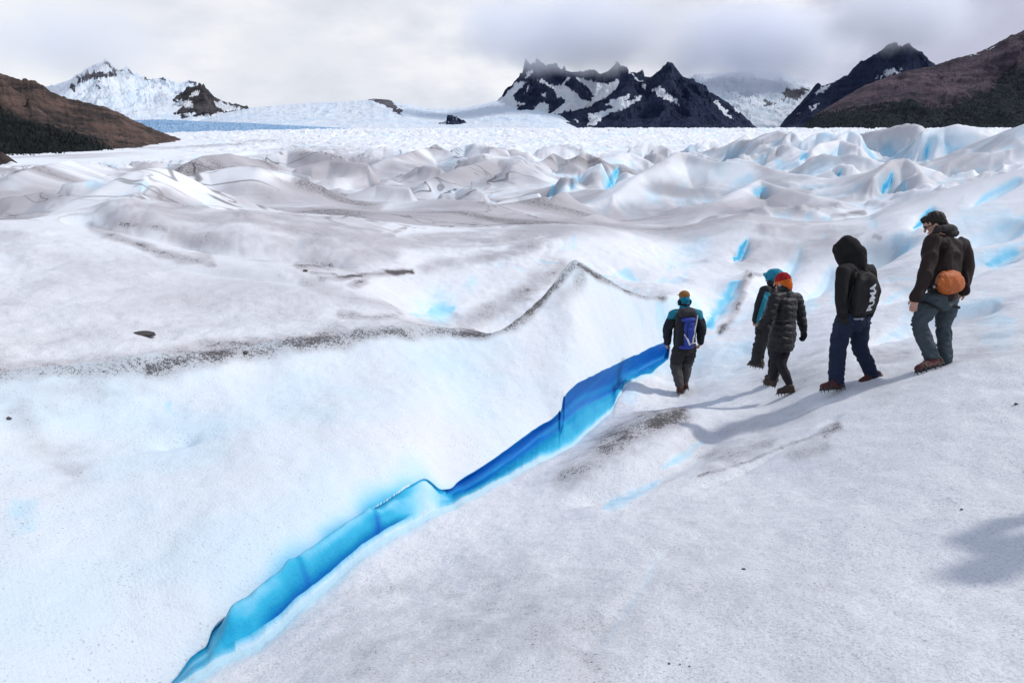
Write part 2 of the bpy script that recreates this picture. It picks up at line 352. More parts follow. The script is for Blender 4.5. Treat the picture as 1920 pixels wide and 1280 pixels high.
EXTRA = [([(800, 281),(817, 270),(830, 282)], 100),([(847, 281),(873, 272),(893, 268),(923, 276),(950, 281)], 95),([(933, 313),(957, 293),(973, 291),(984, 300)], 62),([(1130, 299),(1147, 286),(1163, 287),(1178, 300)], 72),([(1020, 384),(1038, 349),(1053, 330),(1073, 319)], 45),([(1055, 370),(1080, 337),(1107, 313),(1127, 302)], 48),([(1135, 364),(1147, 333),(1160, 312),(1176, 322)], 46),([(873, 357),(900, 343),(923, 332),(960, 310),(977, 299)], 52),([(827, 348),(853, 311),(873, 297),(907, 287),(940, 293)], 62),([(770, 335),(783, 313),(797, 309),(827, 316)], 60),([(640, 371),(707, 347),(767, 351)], 38),([(827, 364),(853, 353),(887, 352),(907, 364)], 42),([(640, 392),(740, 380),(827, 372),(907, 378)], 32),([(925, 382),(973, 369),(1010, 362)], 38),([(1428, 266),(1440, 250),(1460, 243),(1475, 256)], 80),([(1473, 258),(1483, 246),(1495, 255)], 75),([(1500, 271),(1533, 250),(1547, 248),(1559, 259)], 70),([(1570, 258),(1593, 245),(1603, 247),(1615, 256)], 66),([(1728, 247),(1763, 241),(1797, 232),(1813, 239),(1847, 243),(1859, 255)], 60),([(1438, 296),(1457, 273),(1473, 269),(1500, 281)], 58),([(1508, 326),(1527, 293),(1543, 286),(1565, 292)], 46),([(1555, 309),(1567, 293),(1600, 289),(1632, 299)], 44),([(1538, 336),(1560, 316),(1577, 306),(1600, 309)], 40),([(1621, 357),(1633, 323),(1657, 306),(1680, 297),(1709, 301)], 34),([(1671, 374),(1683, 347),(1700, 329),(1729, 320)], 30),([(1778, 306),(1813, 287),(1853, 286),(1890, 298)], 38),([(1280, 308),(1330, 311),(1380, 296),(1413, 302),(1430, 330),(1480, 342)], 42),([(500, 290),(540, 280),(600, 284),(650, 296)], 70),([(560, 312),(620, 300),(690, 306)], 55),([(440, 330),(520, 318),(580, 330)], 42),([(120, 345),(180, 338),(240, 352)], 34),([(0, 372),(80, 360),(150, 372)], 27),([(680, 282),(720, 274),(770, 284)], 110),([(1180, 276),(1215, 266),(1250, 276)], 110),([(1290, 272),(1330, 262),(1365, 270)], 105),([(1010, 276),(1050, 270),(1090, 277)], 115)]
for p_, t_ in EXTRA: CRESTS.append(([(u_, v_, t_*(1+.02*math.sin(i_*1.7))) for i_, (u_, v_) in enumerate(p_)], .024*t_+.25, .034*t_+.35))
for c_ in CRESTS: crest(*c_)
# a few blue slits between the towers on the right, and grooves
def groove(pts, w, depth):
    global Z
    w3 = np.array(WP(pts)); W = w*4
    lo = w3[:, :2].min(0)-W; hi = w3[:, :2].max(0)+W
    sel = np.nonzero(((X > lo[0]) & (X < hi[0]) & (Y > lo[1]) & (Y < hi[1])).ravel())[0]
    x = X.ravel()[sel]; y = Y.ravel()[sel]; best = np.full(len(sel), 1e9)
    for a, b in zip(w3[:-1], w3[1:]):
        d = b[:2]-a[:2]; s = np.clip(((x-a[0])*d[0]+(y-a[1])*d[1])/((d**2).sum()+1e-9), 0, 1)
        best = np.minimum(best, np.hypot(x-a[0]-s*d[0], y-a[1]-s*d[1]))
    zf = Z.ravel(); zf[sel] -= depth*np.exp(-(best/w)**2); Z = zf.reshape(Z.shape)
def ridge_round(pts, w, h): groove(pts, w, -h)
groove([(1130,955,6.2),(1180,930,6.35),(1230,905,6.5),(1290,870,6.9),(1350,805,7.9)], .22, .16)
ridge_round([(1080,900,6.9),(1140,850,7.5),(1200,800,8.2),(1280,772,8.9)], .45, .12)
groove([(1330,900,5.9),(1450,850,6.3),(1565,805,6.6)], .05, .04)
groove([(1090,1255,2.9),(1140,1185,3.2),(1210,1090,3.8),(1250,1010,4.4)], .06, .010)
groove([(150,428,15.2),(240,455,14.8),(345,490,14.6),(470,503,14.4),(600,512,14.6)], .55, .38)
ridge_round([(1560,830,5.9),(1640,770,6.3),(1780,700,6.5),(1920,690,6.2)], .45, .07)
groove([(310,770,6.0),(335,775,6.1)], .12, .08)

def hitarr(pts): return np.array([hit(u, v) for u, v in pts])
def hit(u, v):              # where the sight line through a photo point meets the ice
    a, b, c = pdir(u, v); cc = int(np.argmin(np.abs(th-math.atan2(a, b)))); sl = c/math.hypot(a, b)
    el = (Z[:, cc]-CZ)/R[:, cc]; j = int(np.argmax((el >= sl) & (R[:, cc] > 1.5)))
    r_ = R[j, cc]; return np.array((r_*math.sin(th[cc]), r_*math.cos(th[cc]), Z[j, cc]))
def hollow(pts, w, k=1.0):
    global Z
    w3 = hitarr(pts); d_ = np.hypot(w3[:, 0], w3[:, 1]).mean(); wm = w/F*d_; W = wm*8
    lo = w3[:, :2].min(0)-W; hi = w3[:, :2].max(0)+W
    sel = np.nonzero(((X > lo[0]) & (X < hi[0]) & (Y > lo[1]) & (Y < hi[1])).ravel())[0]
    x = X.ravel()[sel]; y = Y.ravel()[sel]; best = np.full(len(sel), 1e9); pr = np.full(len(sel), .5); n = len(w3)-1
    for i, (a, b) in enumerate(zip(w3[:-1], w3[1:])):
        d = b[:2]-a[:2]; s = np.clip(((x-a[0])*d[0]+(y-a[1])*d[1])/((d**2).sum()+1e-9), 0, 1); e = np.hypot(x-a[0]-s*d[0], y-a[1]-s*d[1])
        pr = np.where(e < best, (i+s)/n, pr); best = np.minimum(best, e)
    tp = np.clip(4*pr*(1-pr), .05, 1)**.5
    zf = Z.ravel(); zf[sel] -= k*1.6*wm*tp*np.exp(-np.abs(best/(wm*(.35+.9*tp)))**1.5); Z = zf.reshape(Z.shape)
for p_, w_, k_ in [([(1378,492),(1390,472),(1404,450)],9,1.2), ([(1715,428),(1732,412),(1746,392)],10,1.), ([(1850,497),(1875,485),(1910,470)],14,.7), ([(1655,362),(1664,345),(1672,322)],9,1.4), ([(1690,358),(1694,345)],9,1.2),
    ([(1825,385),(1880,352),(1920,335)],10,.8), ([(1735,300),(1740,265)],7,1.3), ([(1570,330),(1580,318)],6,1.2), ([(1355,300),(1362,288)],6,1.2), ([(1500,300),(1515,285)],7,1.2), ([(1420,370),(1432,350)],14,.9),
    ([(1140,352),(1150,335),(1160,312)],9,1.5), ([(1030,372),(1042,345)],8,1.3), ([(1068,355),(1085,328)],9,1.2), ([(1335,602),(1352,575),(1372,545),(1385,525)],16,.6), ([(800,585),(850,582)],22,.35), ([(1560,522),(1640,472),(1710,436)],32,.85), ([(1640,642),(1760,592),(1885,560)],28,.85), ([(1655,566),(1790,505),(1925,452)],28,.85), ([(1495,566),(1560,505)],24,.8), ([(1780,470),(1925,405)],28,.85), ([(1420,560),(1470,520),(1500,470)],16,.6), ([(1190,650),(1340,690),(1450,640)],26,.25), ([(1150,500),(1220,520),(1290,520)],30,.35), ([(540,600),(760,598)],14,.3), ([(330,500),(520,520),(640,545)],20,.3), ([(235,438),(330,455),(390,470)],13,.45), ([(262,362),(270,340)],14,.4)]: hollow(p_, w_, k_)
# ------------------------------------------------ stains, bare blue ice and some painted shade, kept on the vertices
UU, VV, DD = project(X, Y, Z)
def stroke(A, pts, w, val, t0=0, t1=1e9, p=1.0, taper=False, brk=0.0):
    """pts along the ice surface, w half width"""
    a = np.array([tuple(p_) for p_ in pts], float)
    lo = a[:, :2].min(0)-3*w-12; hi = a[:, :2].max(0)+3*w+12
    sel = np.nonzero(((UU > lo[0]) & (UU < hi[0]) & (VV > lo[1]) & (VV < hi[1]) & (DD > t0) & (DD < t1)).ravel())[0]
    if not len(sel): return
    jt = 2.0+.22*w; sc_ = 1/np.clip(np.median(DD.ravel()[sel])/8, .4, 60); nx = X.ravel()[sel]*sc_; ny = Y.ravel()[sel]*sc_*.8
    x = UU.ravel()[sel]+jt*fbm(nx*5, ny*5, 4, 101, .6); y = VV.ravel()[sel]+.6*jt*fbm(nx*5+50, ny*5, 4, 103, .6); best = np.full(len(sel), 1e9); pr = np.full(len(sel), .5)
    if len(a) == 1: best = np.hypot(x-a[0, 0], y-a[0, 1])
    n = len(a)-1
    for i, (q, r) in enumerate(zip(a[:-1], a[1:])):
        d = r-q; s = np.clip(((x-q[0])*d[0]+(y-q[1])*d[1])/((d**2).sum()+1e-9), 0, 1); e = np.hypot(x-q[0]-s*d[0], y-q[1]-s*d[1])
        pr = np.where(e < best, (i+s)/n, pr); best = np.minimum(best, e)
    ww = w*(np.clip(4*pr*(1-pr), .02, 1)**.6 if taper else 1.0)*(1+.45*gn(x/(5*w+20.), y/(5*w+20.), 105))
    f = val*np.exp(-(best/np.maximum(ww, .8))**2*p)*(1-brk*.5+brk*fbm(nx*2.3, ny*2.3, 3, 107)); A.ravel()[sel] = np.maximum(A.ravel()[sel], f)
DIRT = np.zeros_like(Z); BLUE = np.zeros_like(Z)
D = lambda pts, w, v, t0=0, t1=1e9: stroke(DIRT, pts, w*1.3, min(v*1.12, 1.25), t0, t1, brk=.42)
B = lambda pts, w, v, t0=0, t1=1e9: stroke(BLUE, pts, w*(1.25 if v > .45 else 1.), v, t0, t1, taper=len(pts) > 1, p=1.0, brk=.35 if v < .4 else .12)
D([(0,690),(120,692),(220,688),(320,676)], 22, .68, 5, 9)
D([(280,684),(380,666),(470,652),(560,641),(640,632)], 18, .95, 6, 11)
D([(640,632),(720,623),(790,620),(860,622)], 11, .90, 8, 11)
D([(850,623),(925,627),(962,608),(1010,566),(1050,525),(1072,498)], 10, 1.0, 9, 13)
D([(1060,498),(1076,492),(1095,502),(1080,540),(1040,560)], 15, .55, 10, 13)
D([(1085,497),(1150,533),(1200,554),(1245,559)], 5, .95, 11, 14.5)
D([(40,770),(60,830),(140,880)], 34, .36, 4, 7); D([(150,710),(190,740)], 22, .4, 5, 8)
D([(0,720),(100,740),(250,720)], 40, .34, 4, 8)
D([(1135,835),(1180,805),(1225,785),(1275,772)], 22, 1.0, 6, 10); D([(1060,895),(1130,855)], 22, .62, 5, 9)
D([(1330,862),(1400,838),(1440,828)], 18, .58, 5, 8); D([(1310,892),(1400,866),(1470,836),(1560,806)], 3.0, .70, 5, 8); D([(1545,812),(1572,800)], 7, 1.0, 5, 8)  # last stroke paints the dark inside a small hollow
D([(1490,850),(1540,835)], 12, .5, 5, 8)
D([(700,1110),(760,1098)], 9, .5, 3, 7); D([(640,1130),(800,1080)], 20, .3, 3, 7)
D([(1100,1260),(1180,1150),(900,1200)], 90, .24, 1, 6); D([(600,1220),(760,1180)], 60, .26, 1, 6)
D([(600,522),(640,521),(690,514),(772,509)], 5, 1.15, 12, 18); D([(690,516),(672,532),(640,548)], 7, .75, 12, 16)
D([(560,497),(620,500)], 8, .75, 11, 17); D([(585,510),(630,515)], 4, .8, 11, 17)
D([(640,588),(700,596),(745,590)], 8, .6, 9, 14); D([(660,600),(780,606),(900,606)], 10, .45, 9, 16)
D([(800,500),(860,492),(940,476),(1000,458),(1040,436)], 11, .55, 14, 24)
D([(1030,440),(1030,470),(1010,500)], 6, .3, 14, 24)
D([(220,415),(280,385),(440,400),(560,430),(700,455)], 34, .60, 13, 22); D([(330,440),(480,465),(640,490),(720,470)], 26, .56, 12, 20)
D([(225,421),(270,422),(310,430)], 5, .8, 13, 20); D([(170,426),(230,448),(290,470),(340,486),(400,494)], 7, .82, 12, 17); D([(300,476),(390,482)], 9, .62, 12, 17)
D([(690,450),(735,440)], 7, .6, 14, 24); D([(740,435),(760,428)], 4, .7, 14, 24)
D([(885,410),(925,408),(965,400)], 4, .85, 20, 40); D([(940,425),(960,420)], 4, .6, 20, 40); D([(1240,500),(1290,495),(1325,490)], 5, .5, 15, 25)
D([(1405,514),(1395,530),(1390,556),(1372,596),(1350,622)], 6, .85, 12, 19); D([(1405,514),(1440,516)], 3, .5, 12, 20)
D([(1500,670),(1545,655)], 5, .5, 8, 14); D([(1640,670),(1700,665)], 16, .5, 8, 13); D([(1600,640),(1650,625)], 8, .4, 8, 14)
D([(1280,600),(1300,660),(1380,640)], 14, .25, 11, 17)
D([(1500,390),(1580,370),(1630,360)], 16, .5, 20, 45); D([(1300,390),(1420,372)], 8, .4, 20, 45); D([(1560,405),(1620,398)], 4, .8, 18, 40)
D([(1640,440),(1650,445)], 5, .6, 16, 30)
for p_, w_, v_ in [([(1000,428),(1200,408),(1500,378)],26,.42), ([(430,352),(560,372),(700,402)],26,.42), ([(0,352),(200,384)],26,.38), ([(560,300),(760,322),(1000,330)],26,.45), ([(700,456),(860,448),(1000,436)],16,.40),
    ([(1052,475),(1005,520)],14,.26), ([(1620,470),(1750,560),(1850,640)],60,.26), ([(870,605),(960,560),(1055,500)],15,.50), ([(1420,700),(1650,730)],30,.22), ([(0,600),(100,560),(300,540),(560,575)],60,.27), ([(0,450),(50,470),(250,520),(420,560)],40,.27), ([(0,650),(200,620),(420,600)],26,.24),
    ([(1080,1200),(900,1160),(700,1220)],110,.26), ([(1300,1050),(1500,1180)],140,.17), ([(1300,830),(1500,770)],30,.26), ([(1450,570),(1500,600)],24,.3), ([(560,520),(640,560),(740,575)],18,.34), ([(1400,480),(1560,450)],26,.32), ([(1430,430),(1600,440)],20,.34)]: stroke(DIRT, p_, w_*1.2, min(v_*1.5, .8), brk=.35)
# grey rock flour over the flat waves, left and middle distance
dn = fbm((X*.5+Y*.15+wx)/8, (Y+wy)/7, 4, 111, .6); thin = 1-np.abs(gn((X*.5+Y*.2+1.5*wx)/6., (Y*.9+1.5*wy)/9., 113))*1.25
mf = sst(17, 26, R)*(1-sst(90, 170, R))
DIRT = np.maximum(DIRT, mf*np.clip(.36+.6*dn, 0, .78)*(1-.45*sst(.15, .5, TH)))
DIRT = np.maximum(DIRT, sst(110, 200, R)*(1-sst(400, 700, R))*np.clip(.1+.5*fbm(X/40, Y/60, 3, 117), 0, .4)*sst(.1, .4, -TH))
# blue
B([(800,585),(850,582)], 22, .42, 12, 17); B([(820,575)], 46, .26, 12, 18); B([(882,530)], 18, .30, 13, 20); B([(760,590),(840,592)], 6, .35, 12, 17)
B([(1335,602),(1352,575),(1372,545),(1385,525)], 13, .52, 12, 19); B([(1325,612),(1340,598)], 9, .62, 12, 17)
B([(1378,492),(1390,472),(1404,450)], 7, .78, 16, 28); B([(1250,500),(1330,440)], 40, .16, 14, 26); B([(1075,440),(1075,470)], 8, .25, 14, 26)
B([(1715,428),(1732,412),(1746,392)], 8, .74, 12, 30); B([(1850,497),(1875,485),(1910,470)], 13, .5, 10, 20)
B([(1655,362),(1664,345),(1672,322)], 6, .80, 18, 40); B([(1690,358),(1694,345)], 6, .74, 18, 40); B([(1735,300),(1740,265)], 5, .6, 25, 80)
B([(1825,385),(1880,352),(1920,335)], 9, .42, 14, 26); B([(1740,395),(1755,400)], 7, .5, 14, 26); B([(1500,300),(1515,285)], 6, .55, 30, 70); B([(1355,300),(1362,288)], 5, .6, 30, 80); B([(1570,330),(1580,318)], 5, .7, 25, 60)
B([(1420,370),(1432,350)], 11, .5, 22, 40); B([(1140,352),(1150,335),(1160,312)], 7, .66, 40, 80); B([(1030,372),(1042,345)], 6, .62, 40, 80); B([(1068,355),(1085,328)], 8, .4, 40, 80); B([(1265,360),(1290,345)], 14, .3, 28, 60)
B([(262,362),(270,340)], 14, .25, 15, 30); B([(160,345),(205,350)], 14, .28, 24, 60)  # first stroke paints the light-blue shaded side of the cone
B([(30,930),(60,1000)], 60, .24, 3, 7); B([(318,752),(312,775),(335,772)], 12, .3, 5, 8)
B([(1130,955),(1180,930),(1240,900)], 15, .34, 5, 8); B([(1240,880),(1290,850),(1320,825)], 9, .3, 5, 9); B([(1200,690),(1340,680),(1440,640)], 40, .20, 8, 16); B([(1170,745),(1200,735)], 22, .26, 9, 14)
B([(1560,522),(1640,472),(1710,436)], 24, .24, 8, 30); B([(1655,566),(1790,505),(1925,452)], 20, .26, 8, 30); B([(1640,642),(1760,592),(1885,560)], 20, .24, 7, 30); B([(1780,470),(1925,405)], 18, .28, 8, 30); B([(1420,560),(1470,520),(1500,470)], 14, .3, 8, 30); B([(1840,640),(1900,600)], 40, .22, 7, 14); B([(1690,600),(1760,560)], 40, .18, 8, 20); B([(1600,520),(1560,560)], 28, .26, 9, 24); B([(1780,430),(1900,400)], 45, .2, 12, 26); B([(1490,590),(1530,560)], 20, .2, 10, 20)  # blue ice in the hollows, with the hill's bluish shade painted in
B([(1120,1230),(1200,1110),(1245,1020)], 7, .13, 2, 6)
bl = .045+.07*np.clip(1+fbm(X*.6, Y*.6, 3, 121), 0, 2)
BLUE = np.maximum(BLUE, np.where((R >= r2[None]) & ~CH & has[None] & (WL < GL+.05) & (R < 17), bl, 0))
def blur(a, n):
    k_ = np.hanning(n+2)[1:-1]; k_ /= k_.sum(); f_ = lambda v: np.convolve(v, k_, 'same')
    return np.apply_along_axis(f_, 0, np.apply_along_axis(f_, 1, a))
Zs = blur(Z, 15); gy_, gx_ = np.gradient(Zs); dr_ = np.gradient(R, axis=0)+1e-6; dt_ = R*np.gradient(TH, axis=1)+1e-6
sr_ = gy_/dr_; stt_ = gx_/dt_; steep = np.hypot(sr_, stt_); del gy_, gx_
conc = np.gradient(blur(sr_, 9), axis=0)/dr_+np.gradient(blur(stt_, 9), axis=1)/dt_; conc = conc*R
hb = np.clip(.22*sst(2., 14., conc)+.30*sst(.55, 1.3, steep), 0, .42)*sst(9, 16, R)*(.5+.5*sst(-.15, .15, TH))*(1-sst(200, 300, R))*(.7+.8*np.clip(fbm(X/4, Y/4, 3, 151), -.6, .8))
BLUE = np.maximum(BLUE, np.where(CH, 0, np.clip(hb, 0, .42)))  # bare ice blue, also standing in for blue shading in hollows and steep faces
# the thin ice along both lips lets the blue through
lipb = np.where(has[None] & (R >= r2[None]) & ~CH, np.exp(-(R-r2[None])/(.10+.16*lowu[None]))*(.16+.30*lowu[None])*(.85+.35*np.clip(fbm(X*2.2, Y*2.2, 2, 123), -.6, 1)), 0)*(sst(420,560,ucol)*(1-.4*sst(830,900,ucol))+.25)[None]
BLUE = np.maximum(BLUE, np.clip(lipb, 0, 1))
nl = np.where(has[None] & (R <= r1[None]), np.exp(-np.clip(r1[None]-R, 0, 9)/.12)*.30, 0); BLUE = np.maximum(BLUE, nl*(1-sst(1240,1300,ucol))[None])
farb = sst(25, 50, R)*np.clip(.26*fbm(X/5, Y/6, 3, 125)+.05*side, 0, .3)
BLUE = np.maximum(BLUE, farb*(1-.5*DIRT)*(1-.7*sst(200,350,R)))
BLUE = np.maximum(BLUE, sst(200, 320, R)*np.clip(.03+.16*fbm(X/30, Y/40, 3, 127), 0, .18))
# channel colours: bare, dense old ice, plus a highlight painted along the tube top
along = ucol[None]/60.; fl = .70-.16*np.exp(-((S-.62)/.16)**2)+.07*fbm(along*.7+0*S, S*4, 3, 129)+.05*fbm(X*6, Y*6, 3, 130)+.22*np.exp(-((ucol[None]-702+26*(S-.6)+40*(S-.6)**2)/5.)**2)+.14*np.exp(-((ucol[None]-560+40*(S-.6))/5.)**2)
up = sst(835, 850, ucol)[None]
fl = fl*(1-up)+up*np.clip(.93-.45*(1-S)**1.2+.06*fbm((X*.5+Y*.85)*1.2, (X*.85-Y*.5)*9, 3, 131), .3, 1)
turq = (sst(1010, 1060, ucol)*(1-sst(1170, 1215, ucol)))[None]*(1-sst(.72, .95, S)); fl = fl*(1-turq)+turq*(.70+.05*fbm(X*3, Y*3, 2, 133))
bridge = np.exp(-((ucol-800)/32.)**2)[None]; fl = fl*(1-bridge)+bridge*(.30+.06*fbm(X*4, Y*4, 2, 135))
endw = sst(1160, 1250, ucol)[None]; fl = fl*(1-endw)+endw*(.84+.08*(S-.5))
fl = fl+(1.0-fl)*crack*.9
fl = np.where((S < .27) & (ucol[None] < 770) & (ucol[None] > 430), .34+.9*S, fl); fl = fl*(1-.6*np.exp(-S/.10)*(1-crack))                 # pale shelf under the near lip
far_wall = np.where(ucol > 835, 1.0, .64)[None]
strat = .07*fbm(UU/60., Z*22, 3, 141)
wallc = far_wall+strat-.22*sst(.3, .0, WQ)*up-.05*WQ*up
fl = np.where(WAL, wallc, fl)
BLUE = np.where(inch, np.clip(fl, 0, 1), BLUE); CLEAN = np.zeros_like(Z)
for p_, w_, t0_, t1_ in [([(110,402),(200,362),(290,328),(395,366)],22,15,30), ([(1090,470),(1200,505),(1330,520)],30,14,26), ([(900,520),(820,560),(740,560)],24,12,19), ([(1150,345),(1260,320),(1400,330)],22,24,60), ([(340,340),(440,325),(540,330)],14,25,45), ([(1450,560),(1600,540)],30,8,30)]: stroke(CLEAN, p_, w_, .92, t0_, t1_, brk=.15)
DIRT = DIRT*(1-CLEAN); DIRT = np.where(inch, 0, DIRT)
DIRT = np.maximum(DIRT, .03*(R < 30)*(~CH)); DIRT = DIRT*(1-.9*np.where(BLUE > .45, 1, 0))
gme = mesh_from('glacier', np.stack([X, Y, Z], -1).reshape(-1, 3), grid_faces(NR, NC, True))
attr(gme, 'dirt', DIRT); attr(gme, 'blue', BLUE)
attr(gme, 'grain', 1-sst(9, 26, R)); attr(gme, 'crack', np.where(CH, 0, sst(15, 24, R)*(1-sst(120, 190, R))*(1-sst(-.05, .25, TH))*sst(-.35, .3, fbm(X/12, Y/16, 2, 165))))
def ground_z(x, y):
    a = math.atan2(x, y); c = int(np.argmin(np.abs(th-a))); r = math.hypot(x, y); return float(np.interp(r, R[:, c], Z[:, c]))
def hit(u, v):              # where the sight line through a photo point meets the ice
    a, b, c = pdir(u, v); cc = int(np.argmin(np.abs(th-math.atan2(a, b)))); sl = c/math.hypot(a, b)
    el = (Z[:, cc]-CZ)/R[:, cc]; j = int(np.argmax((el >= sl) & (R[:, cc] > 1.5)))
    r_ = R[j, cc]; return np.array((r_*math.sin(th[cc]), r_*math.cos(th[cc]), Z[j, cc]))

g = NT('glacier_ice')
o = g.obj(); bl_ = g.attr('blue'); di = g.attr('dirt'); gr = g.attr('grain'); gcl = g.math('MULTIPLY', gr, g.math('SUBTRACT', 1.0, g.math('MULTIPLY', g.step(bl_, .01, .06), .72)))
n1 = g.noise(.9, 4, .6); n2 = g.noise(9, 4, .6); n3 = g.noise(70, 3, .7); n4 = g.noise(24, 5, .75)
base = g.mix(g.step(n1, .3, .7), (.835, .837, .852), (.885, .885, .893))
base = g.mix(g.math('MULTIPLY', g.step(n2, .48, .75), .14), base, (.74, .75, .79))
n5 = g.noise(130, 2, .6); n6 = g.noise(30, 5, .8)
base = g.mix(g.math('MULTIPLY', g.math('MULTIPLY', g.step(n3, .50, .64), gcl), .75), base, (.58, .585, .63))
base = g.mix(g.math('MULTIPLY', g.math('MULTIPLY', g.step(n6, .52, .70), gcl), .6), base, (.62, .62, .66))
base = g.mix(g.math('MULTIPLY', g.math('MULTIPLY', g.step(n5, .58, .68), gcl), .55), base, (.95, .95, .96))
# scattered grit
grit = g.math('MULTIPLY', g.step(g.noise(58, 2, .5), .640, .675), g.step(g.noise(2.1, 4, .65), .40, .62))
blue = g.ramp(bl_, [(0, (.93, .955, .97)), (.12, (.84, .93, .975)), (.25, (.66, .86, .96)), (.45, (.27, .69, .90)), (.62, (.030, .49, .74)), (.76, (.002, .345, .62)), (.90, (.0, .20, .62)), (1, (.0, .12, .50))])
col = g.mix(g.step(bl_, .0, .16), base, g.mix(.5, blue, base, 'MULTIPLY'))
col = g.mix(g.step(bl_, .08, .4), col, blue)
ck = g.attr('crack')
def crackline(sx, sy, rot, wd):
    mv = g.mapped((sx, sy, .05), (0, 0, rot)); q = g.n('ShaderNodeTexNoise', ins={'Scale': 1.0, 'Detail': 3.0, 'Roughness': .5, 'Distortion': .6}); g.t.links.new(mv, q.inputs['Vector'])
    return g.step(g.math('ABSOLUTE', g.math('SUBTRACT', q.outputs['Fac'], .5)), wd, wd*.25)
cl_ = g.math('MAXIMUM', crackline(.10, .22, .25, .010), g.math('MULTIPLY', crackline(.22, .40, -.15, .011), .7))
# rock flour: a pale lilac-grey film first, then black grains as it thickens
film = g.math('MULTIPLY', g.step(di, .03, .58), g.math('SUBTRACT', .74, g.math('MULTIPLY', gr, .26)))
col = g.mix(film, col, (.34, .305, .315))
thr = g.math('SUBTRACT', .685, g.math('MULTIPLY', di, .255))
gs = g.math('ADD', g.math('MULTIPLY', n4, .45), g.math('MULTIPLY', n3, .55))
gs2 = g.noise(15, 6, .8); gmix = g.n('ShaderNodeMix', data_type='FLOAT', ins={0: gr, 2: gs2, 3: gs}).outputs[0]
grains = g.step(g.math('SUBTRACT', gmix, thr), .0, .035)
grains = g.math('MULTIPLY', grains, g.math('MULTIPLY', g.step(di, .10, .3), g.math('MAXIMUM', gr, g.step(di, .55, .8))))
col = g.mix(g.math('MULTIPLY', g.math('MULTIPLY', cl_, ck), .80), col, (.085, .075, .075))
col = g.mix(g.math('MULTIPLY', grains, .92), col, (.055, .045, .042))
col = g.mix(g.math('MULTIPLY', g.math('MULTIPLY', grit, gr), g.math('SUBTRACT', .55, bl_, clamp=True)), col, (.16, .14, .14))
bh = g.bump(g.noise(42, 5, .8), .75, .022); bh = g.bump(n2, .22, .03, bh)
ro = g.n('ShaderNodeMapRange', ins={0: bl_, 1: .3, 2: .8, 3: .62, 4: .32}).outputs[0]
g.out(col, ro, bh, Specular_IOR_Level=.3)
link('glacier', gme, g.m, None, 'structure')
# ================================================================== MOUNTAINS
def inpoly(x, y, poly):
    p = np.array(poly, float); r = np.zeros(x.shape, bool); j = len(p)-1
    for i in range(len(p)):
        c = ((p[i, 1] > y) != (p[j, 1] > y)) & (x < (p[j, 0]-p[i, 0])*(y-p[i, 1])/(p[j, 1]-p[i, 1]+1e-9)+p[i, 0])
        r ^= c; j = i
    return r
def mountain(name, sil, mat, w=.4, zb=-40, ncol=500, nrow=150, amp=.12, seed=0, p=1.15, snow=0.0, spoly=(), rpoly=(), tint=None, jag=.8, jit=5., back=.5):
    a = np.array(sil, float); us = np.linspace(a[0, 0], a[-1, 0], ncol)
    v = np.interp(us, a[:, 0], a[:, 1]); Dd = np.interp(us, a[:, 0], a[:, 2])
    v = v+jag*fbm(us/9., us*0+seed, 4, 200+seed, .6)
    dx, dy, dz = pdir(us, v); t = Dd/dy; cx, cy, cz = dx*t, dy*t, dz*t+CZ
    rc = np.hypot(cx, cy); tc = np.arctan2(cx, cy); s = np.concatenate([-np.linspace(1, 0, nrow)**1.25, np.linspace(0, 1, 14)[1:]])
    ww = np.where(s < 0, w, back)[:, None]
    r = rc[None]*(1+s[:, None]*ww); x = r*np.sin(tc)[None]; y = r*np.cos(tc)[None]
    H = (cz-zb)[None]; f = np.clip(1-np.abs(s), 0, 1)[:, None]**p
    med = float(np.median(rc)); hs = float(np.max(cz-zb)); L = hs*.55
    n = ridged(x/L+.35*fbm(x/L, y/L, 2, seed+5), y/(L*1.8), 5, seed, .55)-.75
    n2 = fbm(x/(L*.25), y/(L*.25), 4, seed+9, .6)
    env = (1-np.exp(-np.abs(s)/.05))[:, None]
    z = zb+H*f+env*H*f**.5*amp*(n+.30*n2)
    z[0] = zb-20; z[-1] = zb-20
    u, vv, d = project(x, y, z)
    uj = u+jit*fbm(u/10., vv/7., 4, seed+301, .6); vj = vv+.8*jit*fbm(u/10., vv/7., 4, seed+311, .6)
    gy, gx = np.gradient(z); cell = med*w/nrow
    st = np.abs(gy)/cell
    sn = np.full(z.shape, snow)
    sn = sn+.55*n2*(0 < snow < 1)
    for q in spoly: sn = np.where(inpoly(uj, vj, q), 1.0, sn)
    for q in rpoly: sn = np.where(inpoly(uj, vj, q), 0.0, sn)
    me = mesh_from(name, np.stack([x, y, z], -1).reshape(-1, 3), grid_faces(len(s), ncol))
    attr(me, 'snow', sn); attr(me, 'tint', tint(uj, vj, z, n2) if tint else np.zeros(z.shape))
    o = link(name, me, mat, None, 'structure'); o['_scale'] = 0.0; del o['_scale']
    return (x, y, z, u, vv)
